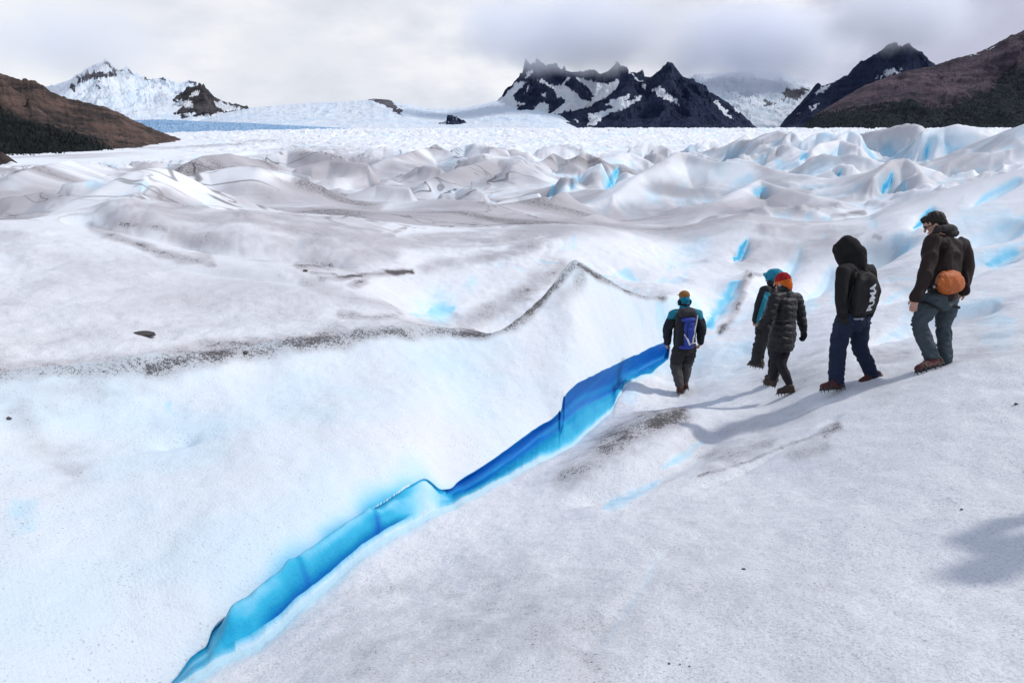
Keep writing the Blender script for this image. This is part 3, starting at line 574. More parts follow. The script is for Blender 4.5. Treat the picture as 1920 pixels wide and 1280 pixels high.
def rock_mat(name, rock, rock2, green=(.012, .018, .016), snow=(.82, .84, .87), sc=.02, ice=(.50, .68, .82), icef=.25, bs=1.0):
    m = NT(name); a = m.attr('snow'); tn = m.attr('tint')
    n = m.noise(sc, 6, .65); nf = m.noise(sc*7, 5, .7)
    strata = m.noise(1.0, 5, .65, m.mapped((sc*.6, sc*.6, sc*5), (.15, .1, 0)))
    c = m.mix(m.step(m.math('ADD', m.math('MULTIPLY', n, .5), m.math('MULTIPLY', strata, .5)), .38, .62), rock, rock2)
    c = m.mix(m.math('MULTIPLY', m.step(nf, .5, .75), .5), c, tuple(q*.5 for q in rock))
    gn_ = m.mix(m.step(nf, .35, .7), green, tuple(q*1.9 for q in green))
    c = m.mix(tn, c, gn_)
    sw = m.mix(m.math('MULTIPLY', m.step(n, .4, .65), icef), snow, ice)
    e = m.step(m.math('ADD', a, m.math('MULTIPLY', m.math('SUBTRACT', nf, .5), .7)), .45, .55)
    c = m.mix(e, c, sw)
    b = m.bump(nf, .7*bs, .25/sc); b = m.bump(n, .4*bs, .8/sc, b)
    return m.out(c, .9, b, Specular_IOR_Level=.1)
Z4 = lambda l: [(640+x/3., 80+y/3.) for x, y in l]
Z5 = lambda l: [(1280+x/3., 40+y/3.) for x, y in l]
Z3 = lambda l: [(x/3., 80+y/3.) for x, y in l]
S = lambda D, l: [(u, v, D) for u, v in l]
brown = rock_mat('brown_hill', (.040, .034, .032), (.165, .108, .088), (.013, .015, .015), sc=.045)
redhill = rock_mat('red_hill', (.052, .041, .054), (.150, .108, .125), (.013, .017, .021), sc=.014)
navy = rock_mat('shaded_rock', (.014, .022, .054), (.036, .048, .092), (.008, .011, .018), sc=.012)  # dark rock with cloud shade and blue air put into its colour
hazerock = rock_mat('hazed_rock', (.018, .026, .058), (.038, .048, .092), (.010, .014, .024), sc=.010)  # the far peak's blue haze is put into the rock colour
greyrock = rock_mat('grey_rock', (.045, .042, .048), (.12, .105, .11), sc=.008)
snowm = rock_mat('snow_slope', (.06, .058, .07), (.12, .115, .13), sc=.006, snow=(.70, .735, .78), ice=(.56, .68, .78), icef=.7, bs=.22)
icefall = rock_mat('ice_fall', (.08, .08, .09), (.14, .14, .15), snow=(.66, .69, .73), ice=(.48, .57, .64), sc=.010, icef=.8, bs=.5)
bluice = rock_mat('blue_ice_field', (.2, .2, .2), (.2, .2, .2), snow=(.40, .58, .78), ice=(.22, .42, .66), sc=.02, icef=.8)

lh = mountain('hill', [(-420,60,470),(-250,92,490),(-100,118,500),(0,138,510),(40,150,512),(60,151,515),(80,160,518),(95,172,520),(130,186,525),(160,192,530),(200,202,535),
    (225,212,540),(250,226,545),(290,243,552),(320,254,556),(345,263,560),(380,273,565)], brown, w=.70, zb=-16, amp=.10, seed=1, p=1.0,
    tint=lambda u, v, z, n: sst(-8, 8, (v-(202+.30*u+ (u > 150)*.18*(u-150)))+12*n), jag=1.2)
mountain('mound', [(-260,225,125),(-60,268,125),(0,284,125),(15,292,125),(30,303,125),(45,318,125)], brown, w=.3, zb=-8, amp=.08, seed=2, ncol=160, nrow=60)
mountain('mountain', S(5200, [(20,185),(60,168),(100,160),(130,150),(150,138),(165,128),(180,120),(197,115),(206,120),(217,131),(240,132),(250,141),(272,144),(282,150),(303,146),(318,152),(335,157),(352,152),(372,158),(390,175),(430,200),(520,226)]),
    snowm, w=.32, zb=20, amp=.14, seed=3, snow=1.0, rpoly=[Z3(q) for q in (
    [(455,235),(470,185),(490,158),(520,178),(560,170),(650,168),(662,188),(580,190),(540,205),(490,215)], [(585,110),(610,108),(640,145),(662,165),(640,165),(610,135)],
    [(522,130),(545,125),(530,145),(552,155),(535,160)], [(530,245),(545,222),(555,248)], [(550,210),(570,210),(572,228),(555,228)], [(710,155),(725,150),(760,190),(740,185)], [(795,188),(840,186),(843,214)], [(885,192),(915,190),(932,212),(905,212)], [(945,206),(985,225),(960,222)], [(1060,215),(1100,220),(1118,240),(1085,238)], [(430,190),(455,180),(460,210),(440,235)], [(395,235),(420,235),(420,270),(405,270)], [(660,155),(690,145),(698,160)])], jag=.5)
mountain('mountain', S(4300, [(268,232),(282,222),(297,208),(320,195),(338,176),(355,165),(377,159),(390,168),(402,182),(425,193),(445,196),(463,200),(490,226)]),
    greyrock, w=.16, zb=14, amp=.18, seed=4, ncol=320, nrow=110, spoly=[Z3(q) for q in ([(920,380),(960,340),(1010,320),(1090,335),(1085,365),(1010,360),(950,385)], [(1065,290),(1120,268),(1115,290),(1075,305)], [(1195,330),(1225,330),(1330,360),(1390,380),(1260,385)], [(1130,410),(1200,400),(1250,385),(1300,420),(1115,435)], [(985,398),(1005,380),(1000,395)], [(955,410),(970,410),(965,416)])], jag=1.2)
mountain('snowfield', S(3300, [(330,246),(380,224),(420,212),(480,201),(560,194),(640,191),(690,187),(700,185),(728,187),(745,193),(765,195),(800,203),(840,204),(880,200),(930,190),(990,185),(1050,198),(1120,246)]),
    snowm, w=.35, zb=-20, amp=.045, seed=5, snow=1.0, rpoly=[Z4(q) for q in ([(150,318),(200,312),(265,315),(290,340),(320,370),(358,405),(300,395),(290,375),(230,350),(185,330)],)], jag=.5)
mountain('ice_field', [(200,227,1900),(300,224,1900),(380,228,1900),(450,230,1900),(540,235,1900),(660,241,1900),(760,247,1900)], bluice, w=.55, zb=-22, amp=.10, seed=6, snow=1.0, jag=.5, nrow=120)
mountain('nunatak', S(2600, [(650,244),(660,236),(668,232),(685,233),(700,231),(716,232),(722,238),(734,236),(742,243),(760,246)]), greyrock, w=.06, zb=-22, amp=.2, seed=7, ncol=140, nrow=40, snow=.3)
mountain('nunatak', S(2600, [(796,245),(806,238),(815,240),(818,231),(830,231),(836,234),(838,217),(848,216),(862,223),(880,232),(895,240),(905,246)]), navy, w=.06, zb=-22, amp=.2, seed=8, ncol=140, nrow=40, snow=.12)
mountain('mountain', S(3400, [(890,215),(920,197),(938,186),(952,170),(966,153),(980,138),(985,124),(1000,121),(1030,124),(1060,132),(1090,140),(1115,142),(1140,134),(1155,119),(1168,130),(1180,140),(1200,142),(1250,150),(1320,175),(1380,230)]),
    navy, w=.22, zb=-25, amp=.20, seed=9, ncol=600, nrow=200, jit=3., spoly=[Z4(q) for q in (
    [(780,400),(905,310),(985,225),(1040,215),(1020,245),(960,300),(995,345),(960,385),(900,390)],
    [(1310,190),(1400,215),(1500,235),(1560,200),(1570,270),(1500,300),(1420,345),(1350,375),(1270,385),(1200,405),(1180,450),(950,440),(990,400),(1010,425),(1060,415),(1085,362),(1130,335),(1165,345),(1165,400),(1180,400),(1215,368),(1262,335),(1215,300),(1180,250),(1108,218),(1125,205),(1190,245),(1235,240),(1270,190),(1290,195),(1250,240),(1330,290),(1345,320),(1400,330),(1420,300),(1380,250)],
    [(1025,205),(1050,165),(1080,150),(1065,185)], [(1130,290),(1150,280),(1145,310)], [(1030,290),(1055,240),(1050,270)], [(990,340),(1035,338),(1035,350),(1000,350)])], jag=.45)
mountain('mountain', S(2900, [(1025,246),(1038,222),(1060,214),(1090,208),(1120,199),(1140,186),(1156,168),(1166,150),(1178,135),(1186,138),(1196,150),(1210,158),(1220,146),(1232,135),(1245,127),(1254,119),(1260,117),(1268,128),(1280,144),(1300,152),(1318,166),(1345,180),(1370,196),(1392,214),(1412,236),(1440,252)]),
    navy, w=.2, zb=-25, amp=.2, seed=10, ncol=600, nrow=200, jit=4., spoly=[Z4(q) for q in (
    [(1480,348),(1530,320),(1630,290),(1600,335),(1680,293),(1690,312),(1600,372),(1500,402),(1430,462),(1380,468),(1400,430),(1385,398),(1450,392),(1540,360)],
    [(1745,265),(1800,240),(1830,290),(1890,315),(1898,352),(1850,330),(1790,300)], [(1610,160),(1640,160),(1700,215),(1680,220),(1640,190)], [(1680,235),(1715,230),(1710,262)], [(1305,430),(1340,440),(1325,446)], [(1195,430),(1260,450),(1200,452)], [(1200,405),(1240,398),(1230,410)])]
    +[Z5(q) for q in ([(175,435),(205,455),(240,500),(290,555),(235,520),(190,470)], [(280,595),(330,610),(300,612)], [(290,480),(330,500),(310,520)], [(225,520),(250,525),(300,560),(270,545)])], jag=1.5)
mountain('mountain', S(4600, [(1230,170),(1270,150),(1310,140),(1360,136),(1420,134),(1470,138),(1510,150),(1560,190),(1600,240)]), icefall, w=.33, zb=-25, amp=.10, seed=11, snow=1.0,
    rpoly=[Z5(q) for q in ([(550,410),(600,380),(660,378),(720,375),(650,445),(600,435)], [(448,450),(480,445),(525,465),(470,475)], [(300,430),(325,428),(325,437)], [(385,330),(410,325),(410,340)], [(545,440),(580,435),(575,450)])], jag=1.)
mountain('mountain', S(3300, [(1455,250),(1470,225),(1490,205),(1512,182),(1530,164),(1560,156),(1590,140),(1610,124),(1632,108),(1650,96),(1662,88),(1674,92),(1684,96),(1694,88),(1704,84),(1716,93),(1730,108),(1748,124),(1790,160),(1850,215)]), hazerock, w=.2, zb=-25, amp=.17, seed=12,
    spoly=[Z5(q) for q in ([(1135,272),(1190,268),(1222,288),(1180,300),(1130,306)], [(1215,265),(1240,265),(1240,280)], [(735,405),(800,365),(840,352),(820,375),(760,415)], [(712,490),(740,465),(768,458),(735,500)], [(1060,325),(1100,308),(1090,320)], [(655,520),(668,515),(665,525)], [(1110,315),(1128,308),(1120,320)])], jag=1.2)
def rt(u, v, z, n): 
    line = 192+.0*u-np.interp(u, [1450,1600,1700,1740,1780,1810,1840,1860,1880,1920,2200], [-30,-8,8,-2,-6,12,16,26,60,68,120])*1.0
    return sst(-6, 9, (v-line)+16*n+5*gn(u/5., v/40., 401))
rh = mountain('hill', S(1600, [(1480,256),(1500,243),(1530,215),(1570,190),(1620,161),(1660,146),(1700,133),(1748,124),(1790,110),(1830,100),(1870,82),(1900,66),(1920,57),(2000,25),(2150,-10),(2400,-20)]), redhill, w=.32, zb=-25, amp=.10, seed=13, ncol=700, tint=rt,
    spoly=[Z5(q) for q in ([(1705,160),(1755,138),(1765,140),(1710,163)], [(1640,185),(1680,174),(1650,190)], [(1610,198),(1625,194),(1618,202)])], jag=.9)
# forest on the lower right hill and at the foot of the left one: far woods that read as one mass
def forest(name, data, sel, n, h, mat, seed):
    x, y, z, u, v = data; rs = np.random.RandomState(seed); idx = np.nonzero(sel(u, v).ravel())[0]
    idx = rs.choice(idx, min(n, len(idx)), replace=False); V = []; Q = []
    k = 6; an = np.arange(k)*2*np.pi/k
    for i in idx:
        hh = h*rs.uniform(.6, 1.3); rr = hh*rs.uniform(.2, .32); c = np.array((x.ravel()[i]+rs.uniform(-5, 5), y.ravel()[i]+rs.uniform(-5, 5), z.ravel()[i]-.15*h))
        b = len(V)
        for a in an: V.append(c+(rr*math.cos(a)*rs.uniform(.7, 1.2), rr*math.sin(a)*rs.uniform(.7, 1.2), .15*hh))
        for a in an: V.append(c+(rr*.5*math.cos(a), rr*.5*math.sin(a), hh*.7))
        V.append(c+(0, 0, hh)); t = len(V)-1
        for j in range(k): Q.append((b+j, b+(j+1) % k, b+k+(j+1) % k, b+k+j)); 
        for j in range(0, k, 2): Q.append((b+k+j, b+k+(j+1) % k, b+k+(j+2) % k, t))
    o = link(name, mesh_from(name, V, Q, False), mat, None, 'stuff'); return o
fm = NT('dark_forest'); fmat = fm.out(fm.ramp(fm.noise(.06, 4, .6), [(.3, (.009, .012, .013)), (.7, (.020, .026, .026))]), .9, Specular_IOR_Level=.1)
forest('forest', rh, lambda u, v: (rt(u, v, 0, 0*u) > .5) & (u > 1500) & (v < 262) & (v > 80), 5200, 3.4, fmat, 1)
forest('forest', lh, lambda u, v: (v > (214+.30*u+(u > 150)*.18*(u-150))) & (u > -60) & (v < 300), 2600, 1.3, fmat, 2)

# ================================================================== LIGHT, SKY, CAMERA
SUN_EL = math.radians(49); SUN_AZ = math.radians(78)   # clockwise from the view direction (+Y)
sd = Vector((math.sin(SUN_AZ)*math.cos(SUN_EL), math.cos(SUN_AZ)*math.cos(SUN_EL), math.sin(SUN_EL)))
sl = bpy.data.lights.new('sun', 'SUN'); sl.energy = 2.5; sl.angle = math.radians(2.5); sl.color = (1, .97, .93)
so = bpy.data.objects.new('sun', sl); so.rotation_euler = (-sd).to_track_quat('-Z', 'Y').to_euler(); so.location = (30, -10, 40); COL.objects.link(so)
W = bpy.data.worlds.new('World'); SC.world = W; W.use_nodes = True; nt = W.node_tree; nt.nodes.clear()
class WN(NT):
    def __init__(s, t): s.t = t
w = WN(nt)
sky = w.n('ShaderNodeTexSky', sky_type='NISHITA', sun_disc=False, sun_elevation=SUN_EL, sun_rotation=SUN_AZ, altitude=300.0)
tc = w.n('ShaderNodeTexCoord').outputs['Generated']; sx = w.n('ShaderNodeSeparateXYZ', ins={0: tc})
def dvec(u, v):
    d = np.array(pdir(u, v)); return tuple(d/np.linalg.norm(d))
def near_dir(u, v, r0, r1):          # soft patch of the sky around one direction
    dd = w.n('ShaderNodeVectorMath', operation='DISTANCE', ins={0: tc, 1: dvec(u, v)}).outputs['Value']
    return w.step(w.math('ADD', dd, w.math('MULTIPLY', w.math('SUBTRACT', nz, .5), .42)), r1, r0)
mp = w.n('ShaderNodeMapping', ins={'Vector': tc, 'Scale': (1, 1, 2.4)}).outputs[0]
nz = w.noise(4.6, 8, .6, mp); nz2 = w.noise(9., 6, .6, mp)
br = w.math('ADD', w.math('MULTIPLY', nz, .7), w.math('MULTIPLY', nz2, .3))
cl = w.ramp(br, [(.34, (6.2, 6.6, 7.9)), (.45, (8.2, 8.5, 9.4)), (.55, (9.7, 9.9, 10.4)), (.66, (10.9, 11.0, 11.2))])
dark = w.math('MAXIMUM', near_dir(1790, 10, .05, .46), near_dir(1560, -40, .02, .28))
cl = w.mix(w.math('MULTIPLY', dark, .86), cl, (5.34, 5.51, 7.19))
cl = w.mix(w.math('MULTIPLY', near_dir(1250, 60, .03, .2), .35), cl, (7.19, 7.31, 8.35))
cl = w.mix(w.math('MULTIPLY', near_dir(1440, 85, .0, .10), .95), cl, (10.79, 10.79, 11.02))
cl = w.mix(w.math('MULTIPLY', near_dir(1330, 120, .0, .13), .7), cl, (10.32, 10.32, 10.56))
cl = w.mix(w.math('MULTIPLY', near_dir(60, 110, .0, .16), .8), cl, (10.32, 10.56, 10.79))
cl = w.mix(w.math('MULTIPLY', near_dir(560, 150, .0, .3), .6), cl, (9.16, 9.45, 9.98))
# the cloud bank lies low over the mountains; overhead it opens to blue
zen = w.step(w.math('ADD', sx.outputs[2], w.math('MULTIPLY', w.math('SUBTRACT', nz, .5), .25)), .24, .5)
op = w.mix(.35, (0, 0, 0), (6.5, 6.7, 7.2), 'ADD') if False else None
skc = w.mix(1.0, sky.outputs[0], (2.1, 2.15, 2.2), 'MULTIPLY')
skc = w.mix(.32, skc, (5.6, 5.6, 5.7))
col = w.mix(w.math('MULTIPLY', zen, .95), cl, skc)
bg = w.n('ShaderNodeBackground', ins={'Color': col, 'Strength': .1}); ow = w.n('ShaderNodeOutputWorld', ins={0: bg.outputs[0]})
# cloud that hangs on the peaks
def cloud(u, v, D, hw, hh, hd, dens, seed, sc=2.2):
    m = bpy.data.materials.new('cloud_vapour'); m.use_nodes = True; m.node_tree.nodes.clear(); k = WN(m.node_tree)
    oc = k.n('ShaderNodeTexCoord').outputs['Object']; ln = k.n('ShaderNodeVectorMath', operation='LENGTH', ins={0: oc}).outputs['Value']
    nn = k.noise(sc, 5, .6, k.n('ShaderNodeMapping', ins={'Vector': oc, 'Location': (seed*3.1, seed*1.7, 0), 'Scale': (1.6, 1, .6)}).outputs[0])
    f = k.math('SUBTRACT', k.math('SUBTRACT', 1.02, ln), k.math('MULTIPLY', nn, .9)); f = k.step(f, -.12, .42)
    vol = k.n('ShaderNodeVolumePrincipled', ins={'Color': (.96, .97, 1, 1), 'Density': k.math('MULTIPLY', f, dens), 'Anisotropy': .15})
    k.t.links.new(vol.outputs[0], k.n('ShaderNodeOutputMaterial').inputs['Volume'])
    bm = bmesh.new(); bmesh.ops.create_icosphere(bm, subdivisions=3, radius=1.0); me = bpy.data.meshes.new('cloud'); bm.to_mesh(me); bm.free()
    o = link('cloud', me, m, None, 'stuff'); o.location = P(u, v, D); o.scale = (hw, hd, hh); return o
cloud(1085, 62, 2760, 860, 270, 420, .011, 1); cloud(1420, 84, 3900, 1000, 420, 500, .012, 2); cloud(1690, 26, 2900, 620, 260, 280, .011, 3); cloud(120, 75, 4600, 1300, 480, 500, .0028, 5)
SC.cycles.volume_bounces = 12; SC.cycles.volume_max_steps = 96
cam = bpy.data.cameras.new('camera'); co = bpy.data.objects.new('camera', cam); COL.objects.link(co)
cam.sensor_width = 36; cam.lens = 36*F/1920; cam.clip_start = .05; cam.clip_end = 40000
co.location = (0, 0, CZ); co.rotation_euler = (math.pi/2-PITCH, 0, 0); SC.camera = co
SC.view_settings.view_transform = 'Standard'; SC.view_settings.look = 'None'; SC.view_settings.exposure = -.14; SC.view_settings.gamma = 1
SC.cycles.max_bounces = 14; SC.cycles.diffuse_bounces = 5
# ================================================================== PEOPLE
UPV = np.array((0, 0, 1.))
def nrm(a): a = np.asarray(a, float); return a/(np.linalg.norm(a)+1e-12)
class Sh:                      # collects closed solids, later fused into one skin
    def __init__(s): s.V = []; s.F = []
    def rings(s, C, k=14, cap=True):
        b = len(s.V); n = len(C)
        for r in C: s.V += [tuple(p) for p in r]
        for i in range(n-1):
            for j in range(k):
                s.F.append((b+i*k+j, b+i*k+(j+1) % k, b+(i+1)*k+(j+1) % k, b+(i+1)*k+j))
        s.F.append(tuple(b+j for j in range(k))[::-1]); s.F.append(tuple(b+(n-1)*k+j for j in range(k)))
    def tube(s, pts, rad, flat=1.0, wax=None, k=14, sub=3):
        p = np.array(pts, float); rad = np.array(rad if hasattr(rad, '__len__') else [rad]*len(p), float)
        # smooth the path
        if len(p) > 2 and sub > 1:
            tt = np.arange(len(p)); q = np.linspace(0, len(p)-1, (len(p)-1)*sub+1)
            def cr(a):
                a = np.concatenate([[2*a[0]-a[1]], a, [2*a[-1]-a[-2]]]); o = []
                for x in q:
                    i = min(int(x), len(p)-2); f = x-i; p0, p1, p2, p3 = a[i], a[i+1], a[i+2], a[i+3]
                    o.append(.5*(2*p1+(p2-p0)*f+(2*p0-5*p1+4*p2-p3)*f*f+(3*p1-p0-3*p2+p3)*f**3))
                return np.array(o)
            p, rad = cr(p), cr(rad)
        n = len(p); T = [nrm(p[min(i+1, n-1)]-p[max(i-1, 0)]) for i in range(n)]
        w = np.array(wax if wax is not None else (1, 0.2, .1)); C = []; an = np.arange(k)*2*np.pi/k
        seq = []
        for i in range(n):
            if i == 0: seq += [(p[0]-T[0]*rad[0]*c_, T[0], rad[0]*s_) for c_, s_ in ((.98, .2), (.8, .6), (.45, .89))]
            seq.append((p[i], T[i], rad[i]))
            if i == n-1: seq += [(p[-1]+T[-1]*rad[-1]*c_, T[-1], rad[-1]*s_) for c_, s_ in ((.45, .89), (.8, .6), (.98, .2))]
        for c, t, r in seq:
            u = nrm(w-t*np.dot(w, t)); v = np.cross(t, u)
            C.append([c+r*(math.cos(a)*u+flat*math.sin(a)*v) for a in an])
        s.rings(C, k)
    def loft(s, rg, k=20, sq=2.3):         # rg: (centre, half width, half depth, width axis, depth axis)
        an = np.arange(k)*2*np.pi/k; C = []
        for c, hw, hd, w, d in rg:
            ce = np.sign(np.cos(an))*np.abs(np.cos(an))**(2/sq); se = np.sign(np.sin(an))*np.abs(np.sin(an))**(2/sq)
            C.append([c+hw*a*w+hd*b*d for a, b in zip(ce, se)])
        s.rings(C, k)
    def ell(s, c, r, ax=None, k=14, m=9):
        ax = np.eye(3) if ax is None else np.array(ax); C = []
        for i in range(m):
            f = -math.pi/2+math.pi*(i+.35)/(m-.3)
            C.append([c+r[0]*math.cos(f)*math.cos(a)*ax[0]+r[1]*math.cos(f)*math.sin(a)*ax[1]+r[2]*math.sin(f)*ax[2] for a in np.arange(k)*2*np.pi/k])
        s.rings(C, k)
    def box(s, c, h, ax):
        b = len(s.V); ax = np.array(ax)
        for i in (-1, 1):
            for j in (-1, 1):
                for l in (-1, 1): s.V.append(tuple(c+i*h[0]*ax[0]+j*h[1]*ax[1]+l*h[2]*ax[2]))
        for f in ((0,1,3,2),(4,6,7,5),(0,4,5,1),(2,3,7,6),(0,2,6,4),(1,5,7,3)): s.F.append(tuple(b+q for q in f))
    def cone(s, a, b, r, k=5):
        t = nrm(np.asarray(b)-a); u = nrm(np.cross(t, (.3, .9, .1))); v = np.cross(t, u); n = len(s.V)
        for j in range(k): s.V.append(tuple(a+r*(math.cos(j*6.2832/k)*u+math.sin(j*6.2832/k)*v)))
        s.V.append(tuple(b)); s.F.append(tuple(n+j for j in range(k))[::-1])
        for j in range(k): s.F.append((n+j, n+(j+1) % k, n+k))
    def raw(s, name, off=(0, 0, 0), smooth=False):
        me = bpy.data.meshes.new(name); me.from_pydata([tuple(np.array(v)-off) for v in s.V], [], s.F)
        bm = bmesh.new(); bm.from_mesh(me); bmesh.ops.recalc_face_normals(bm, faces=bm.faces); bm.to_mesh(me); bm.free()
        me.polygons.foreach_set('use_smooth', [smooth]*len(me.polygons)); return me
    def skin(s, name, off, vox=.008, it=4, wr=None, fn=None):
        me = s.raw(name); o = bpy.data.objects.new(name, me); COL.objects.link(o)
        m = o.modifiers.new('r', 'REMESH'); m.mode = 'VOXEL'; m.voxel_size = vox; m.adaptivity = 0
        q = o.modifiers.new('s', 'SMOOTH'); q.factor = .5; q.iterations = it
        dg = bpy.context.evaluated_depsgraph_get(); dg.update()
        out = bpy.data.meshes.new_from_object(o.evaluated_get(dg)); out.name = name
        bpy.data.objects.remove(o); bpy.data.meshes.remove(me)
        n = len(out.vertices); co = np.empty(n*3, np.float32); out.vertices.foreach_get('co', co); co = co.reshape(-1, 3).astype(float)
        nm = np.empty(n*3, np.float32); out.vertices.foreach_get('normal', nm); nm = nm.reshape(-1, 3)
        if wr:
            f, a, st, sd_ = wr     # frequency, amplitude, vertical stretch
            pp = co*np.array((f, f, f*st)); wv = vnoise3(pp+vnoise3(pp*.5, sd_+3)[:, None]*1.2, sd_); w2 = vnoise3(pp*2.3, sd_+7)
            co = co+nm*((np.abs(wv)*-1.6+.5+w2*.4)*a)[:, None]
        if fn is not None: co = co+nm*fn(co)[:, None]
        out.vertices.foreach_set('co', (co-np.asarray(off)).astype(np.float32).ravel())
        out.polygons.foreach_set('use_smooth', [True]*len(out.polygons)); out.update(); out['n'] = 0; del out['n']
        return out, co
def cloth(name, c, rough=.85, sc=60, var=.35, spec=.25, panel=None, fine=260):
    m = NT(name); n = m.noise(sc*.25, 4, .6); f = m.noise(fine, 2, .5)
    col = m.mix(n, tuple(x*(1-var) for x in c), tuple(min(1, x*(1+var)) for x in c))
    if panel: col = m.mix(m.step(m.attr('panel'), .45, .55), col, m.mix(n, tuple(x*(1-.3) for x in panel), panel))
    b = m.bump(n, .5, .012); b = m.bump(f, .25, .002, b)
    return m.out(col, rough, b, Specular_IOR_Level=spec)
skin_m = cloth('skin', (.48, .27, .20), .55, var=.1)
m_boot = cloth('boot_leather', (.075, .022, .020), .6, sc=120, var=.8); m_bootb = cloth('boot_suede', (.055, .038, .028), .75, sc=120, var=.6)
m_steel = NT('dark_steel').out((.06, .055, .05), .45, Metallic=.6)
m_strap = cloth('black_webbing', (.012, .012, .013), .7)

class Person:
    def __init__(s, label, feet_uv, yaw, group=None, t=None):
        g0 = hit(*feet_uv); d = g0-np.array((0, 0, CZ)); s.t = d[1]*CP-d[2]*SP
        s.base = g0; s.o = empty('person', tuple(g0)); tag(s.o, label, 'person'); s.fwd = nrm((yaw[0], yaw[1], 0)); s.rt = np.cross(s.fwd, UPV)
        s.body = Sh()
    def J(s, u, v, df=0): return P(u, v, s.t+df)
    def add(s, name, sh, mat, vox=.009, it=4, wr=None, fn=None, parent=None, panel=None):
        me, co = sh.skin(name, s.base, vox, it, wr, fn)
        if panel: attr(me, 'panel', panel(co))
        return link(name, me, mat, parent or s.o)
    def raw(s, name, sh, mat, parent=None, smooth=False): return link(name, sh.raw(name, s.base, smooth), mat, parent or s.o)
    def rg(s, lst, yaw=None):
        f = s.fwd if yaw is None else nrm((yaw[0], yaw[1], 0)); r = np.cross(f, UPV)
        return [(s.J(u, v, df), hw, hd, r, f) for (u, v, df, hw, hd) in lst]
    def head(s, c, f, up=(0, 0, 1), sc=1.0):
        f = nrm(f); up = np.asarray(up, float); up = nrm(up-f*np.dot(up, f)); r = np.cross(f, up); b = s.body; A = (r, f, up); s.ha = A
        b.ell(c+up*.02, (.075*sc, .095*sc, .105*sc), A); b.ell(c+f*.025-up*.055, (.056*sc, .062*sc, .065*sc), A)
        b.tube([c+f*.088+up*.015, c+f*.108-up*.018, c+f*.112-up*.028], [.009, .013, .015], k=8); b.ell(c+f*.075-up*.098, (.024, .022, .018), A)
        b.tube([c+f*.088-up*.062-r*.022, c+f*.097-up*.060, c+f*.088-up*.062+r*.022], [.006, .009, .006], k=8)
        b.tube([c+f*.084+up*.038-r*.045, c+f*.094+up*.042, c+f*.084+up*.038+r*.045], [.008, .010, .008], k=8)
        for q in (-1, 1): b.ell(c+r*q*.078-up*.012, (.012, .026, .034), A); b.ell(c+r*q*.032+f*.082+up*.016, (.014, .010, .009), A)
        return A
    def hand(s, sh, wr, d, palm, curl=.5, spread=1.0, rad=1.0):
        """palm and five separate fingers; d points along the hand, palm = direction the palm faces"""
        d = nrm(d); pl = nrm(np.asarray(palm, float)-d*np.dot(palm, d)); sd = np.cross(d, pl)
        sh.tube([wr-d*.02, wr+d*.03, wr+d*.085], [.026*rad, .036*rad, .036*rad], flat=.45, wax=sd)
        for i, (o, l) in enumerate(((-.030, .072), (-.010, .082), (.011, .076), (.030, .060))):
            p0 = wr+d*.085+sd*o; a = curl*(.8+.12*i); p1 = p0+(d*math.cos(a*.6)+pl*math.sin(a*.6))*l*.42
            p2 = p1+(d*math.cos(a*1.5)+pl*math.sin(a*1.5))*l*.33; p3 = p2+(d*math.cos(a*2.3)+pl*math.sin(a*2.3))*l*.27
            sh.tube([p0, p1, p2, p3], [.0098*rad, .0092*rad, .0085*rad, .0075*rad], k=8, sub=1)
        q0 = wr+d*.025-sd*.032; q1 = q0-sd*.022+d*.03+pl*.012; q2 = q1-sd*.006+d*.028+pl*.014
        sh.tube([q0, q1, q2], [.013*rad, .0115*rad, .010*rad], k=8, sub=1)
    def boot(s, heel, toe, ankle, mat, up=None, shaft=.055):
        """heel and toe are on the sole"""
        heel = np.asarray(heel); toe = np.asarray(toe); f = nrm(toe-heel); L = np.linalg.norm(toe-heel)
        up0 = nrm(np.asarray(ankle)-(heel*.7+toe*.3)); sdv = nrm(np.cross(f, up0)); upb = nrm(np.cross(sdv, f)); sh = Sh()
        rg = []
        for x, hw, h in ((.0, .026, .05), (.05, .036, .075), (.2, .041, .095), (.4, .041, .088), (.6, .046, .070), (.8, .049, .058), (.94, .040, .050), (1., .024, .034)):
            rg.append((heel+f*L*x+upb*(h*.5+.006), hw, h*.5, sdv, upb))
        sh.loft(rg, 16, 2.8); an = heel+f*L*.25
        sh.tube([an+upb*.05, an+upb*.09-f*.0, an*.35+.65*np.asarray(ankle)+.0*f], [.044, .047, shaft], k=14)
        sh.loft([(heel+f*L*x+upb*.004, hw, .010, sdv, upb) for x, hw in ((-.03, .03), (.05, .042), (.3, .043), (.5, .045), (.8, .053), (1.0, .036), (1.04, .02))], 16, 3)
        b = s.add('boot', sh, mat, .0065, 2, (40, .002, 1, 5))
        c = Sh()
        for q in (-1, 1):
            c.tube([heel+f*L*.02+sdv*q*.036-upb*.006, heel+f*L*.4+sdv*q*.034-upb*.008, heel+f*L*.8+sdv*q*.05-upb*.006, heel+f*L*1.02+sdv*q*.02-upb*.004], .0055, k=6, sub=2)
            for x, w_ in ((.04, .036), (.24, .037), (.58, .044), (.76, .05), (.93, .042)):
                p = heel+f*L*x+sdv*q*w_-upb*.006; c.cone(p, p-upb*.042+f*.004*(1 if x > .5 else -1), .009)
            p = heel+f*L*1.02+sdv*q*.018-upb*.004; c.cone(p, p+f*.03-upb*.024, .008)
            c.tube([heel+f*L*.70+sdv*q*.052, heel+f*L*.66+sdv*q*.046+upb*.045, heel+f*L*.55+upb*.086], .005, k=6, sub=2)
            c.tube([heel+f*L*.02+sdv*q*.038, heel+f*L*.03+sdv*q*.040+upb*.06, heel+f*L*.30+sdv*q*.035+upb*.11], .005, k=6, sub=2)
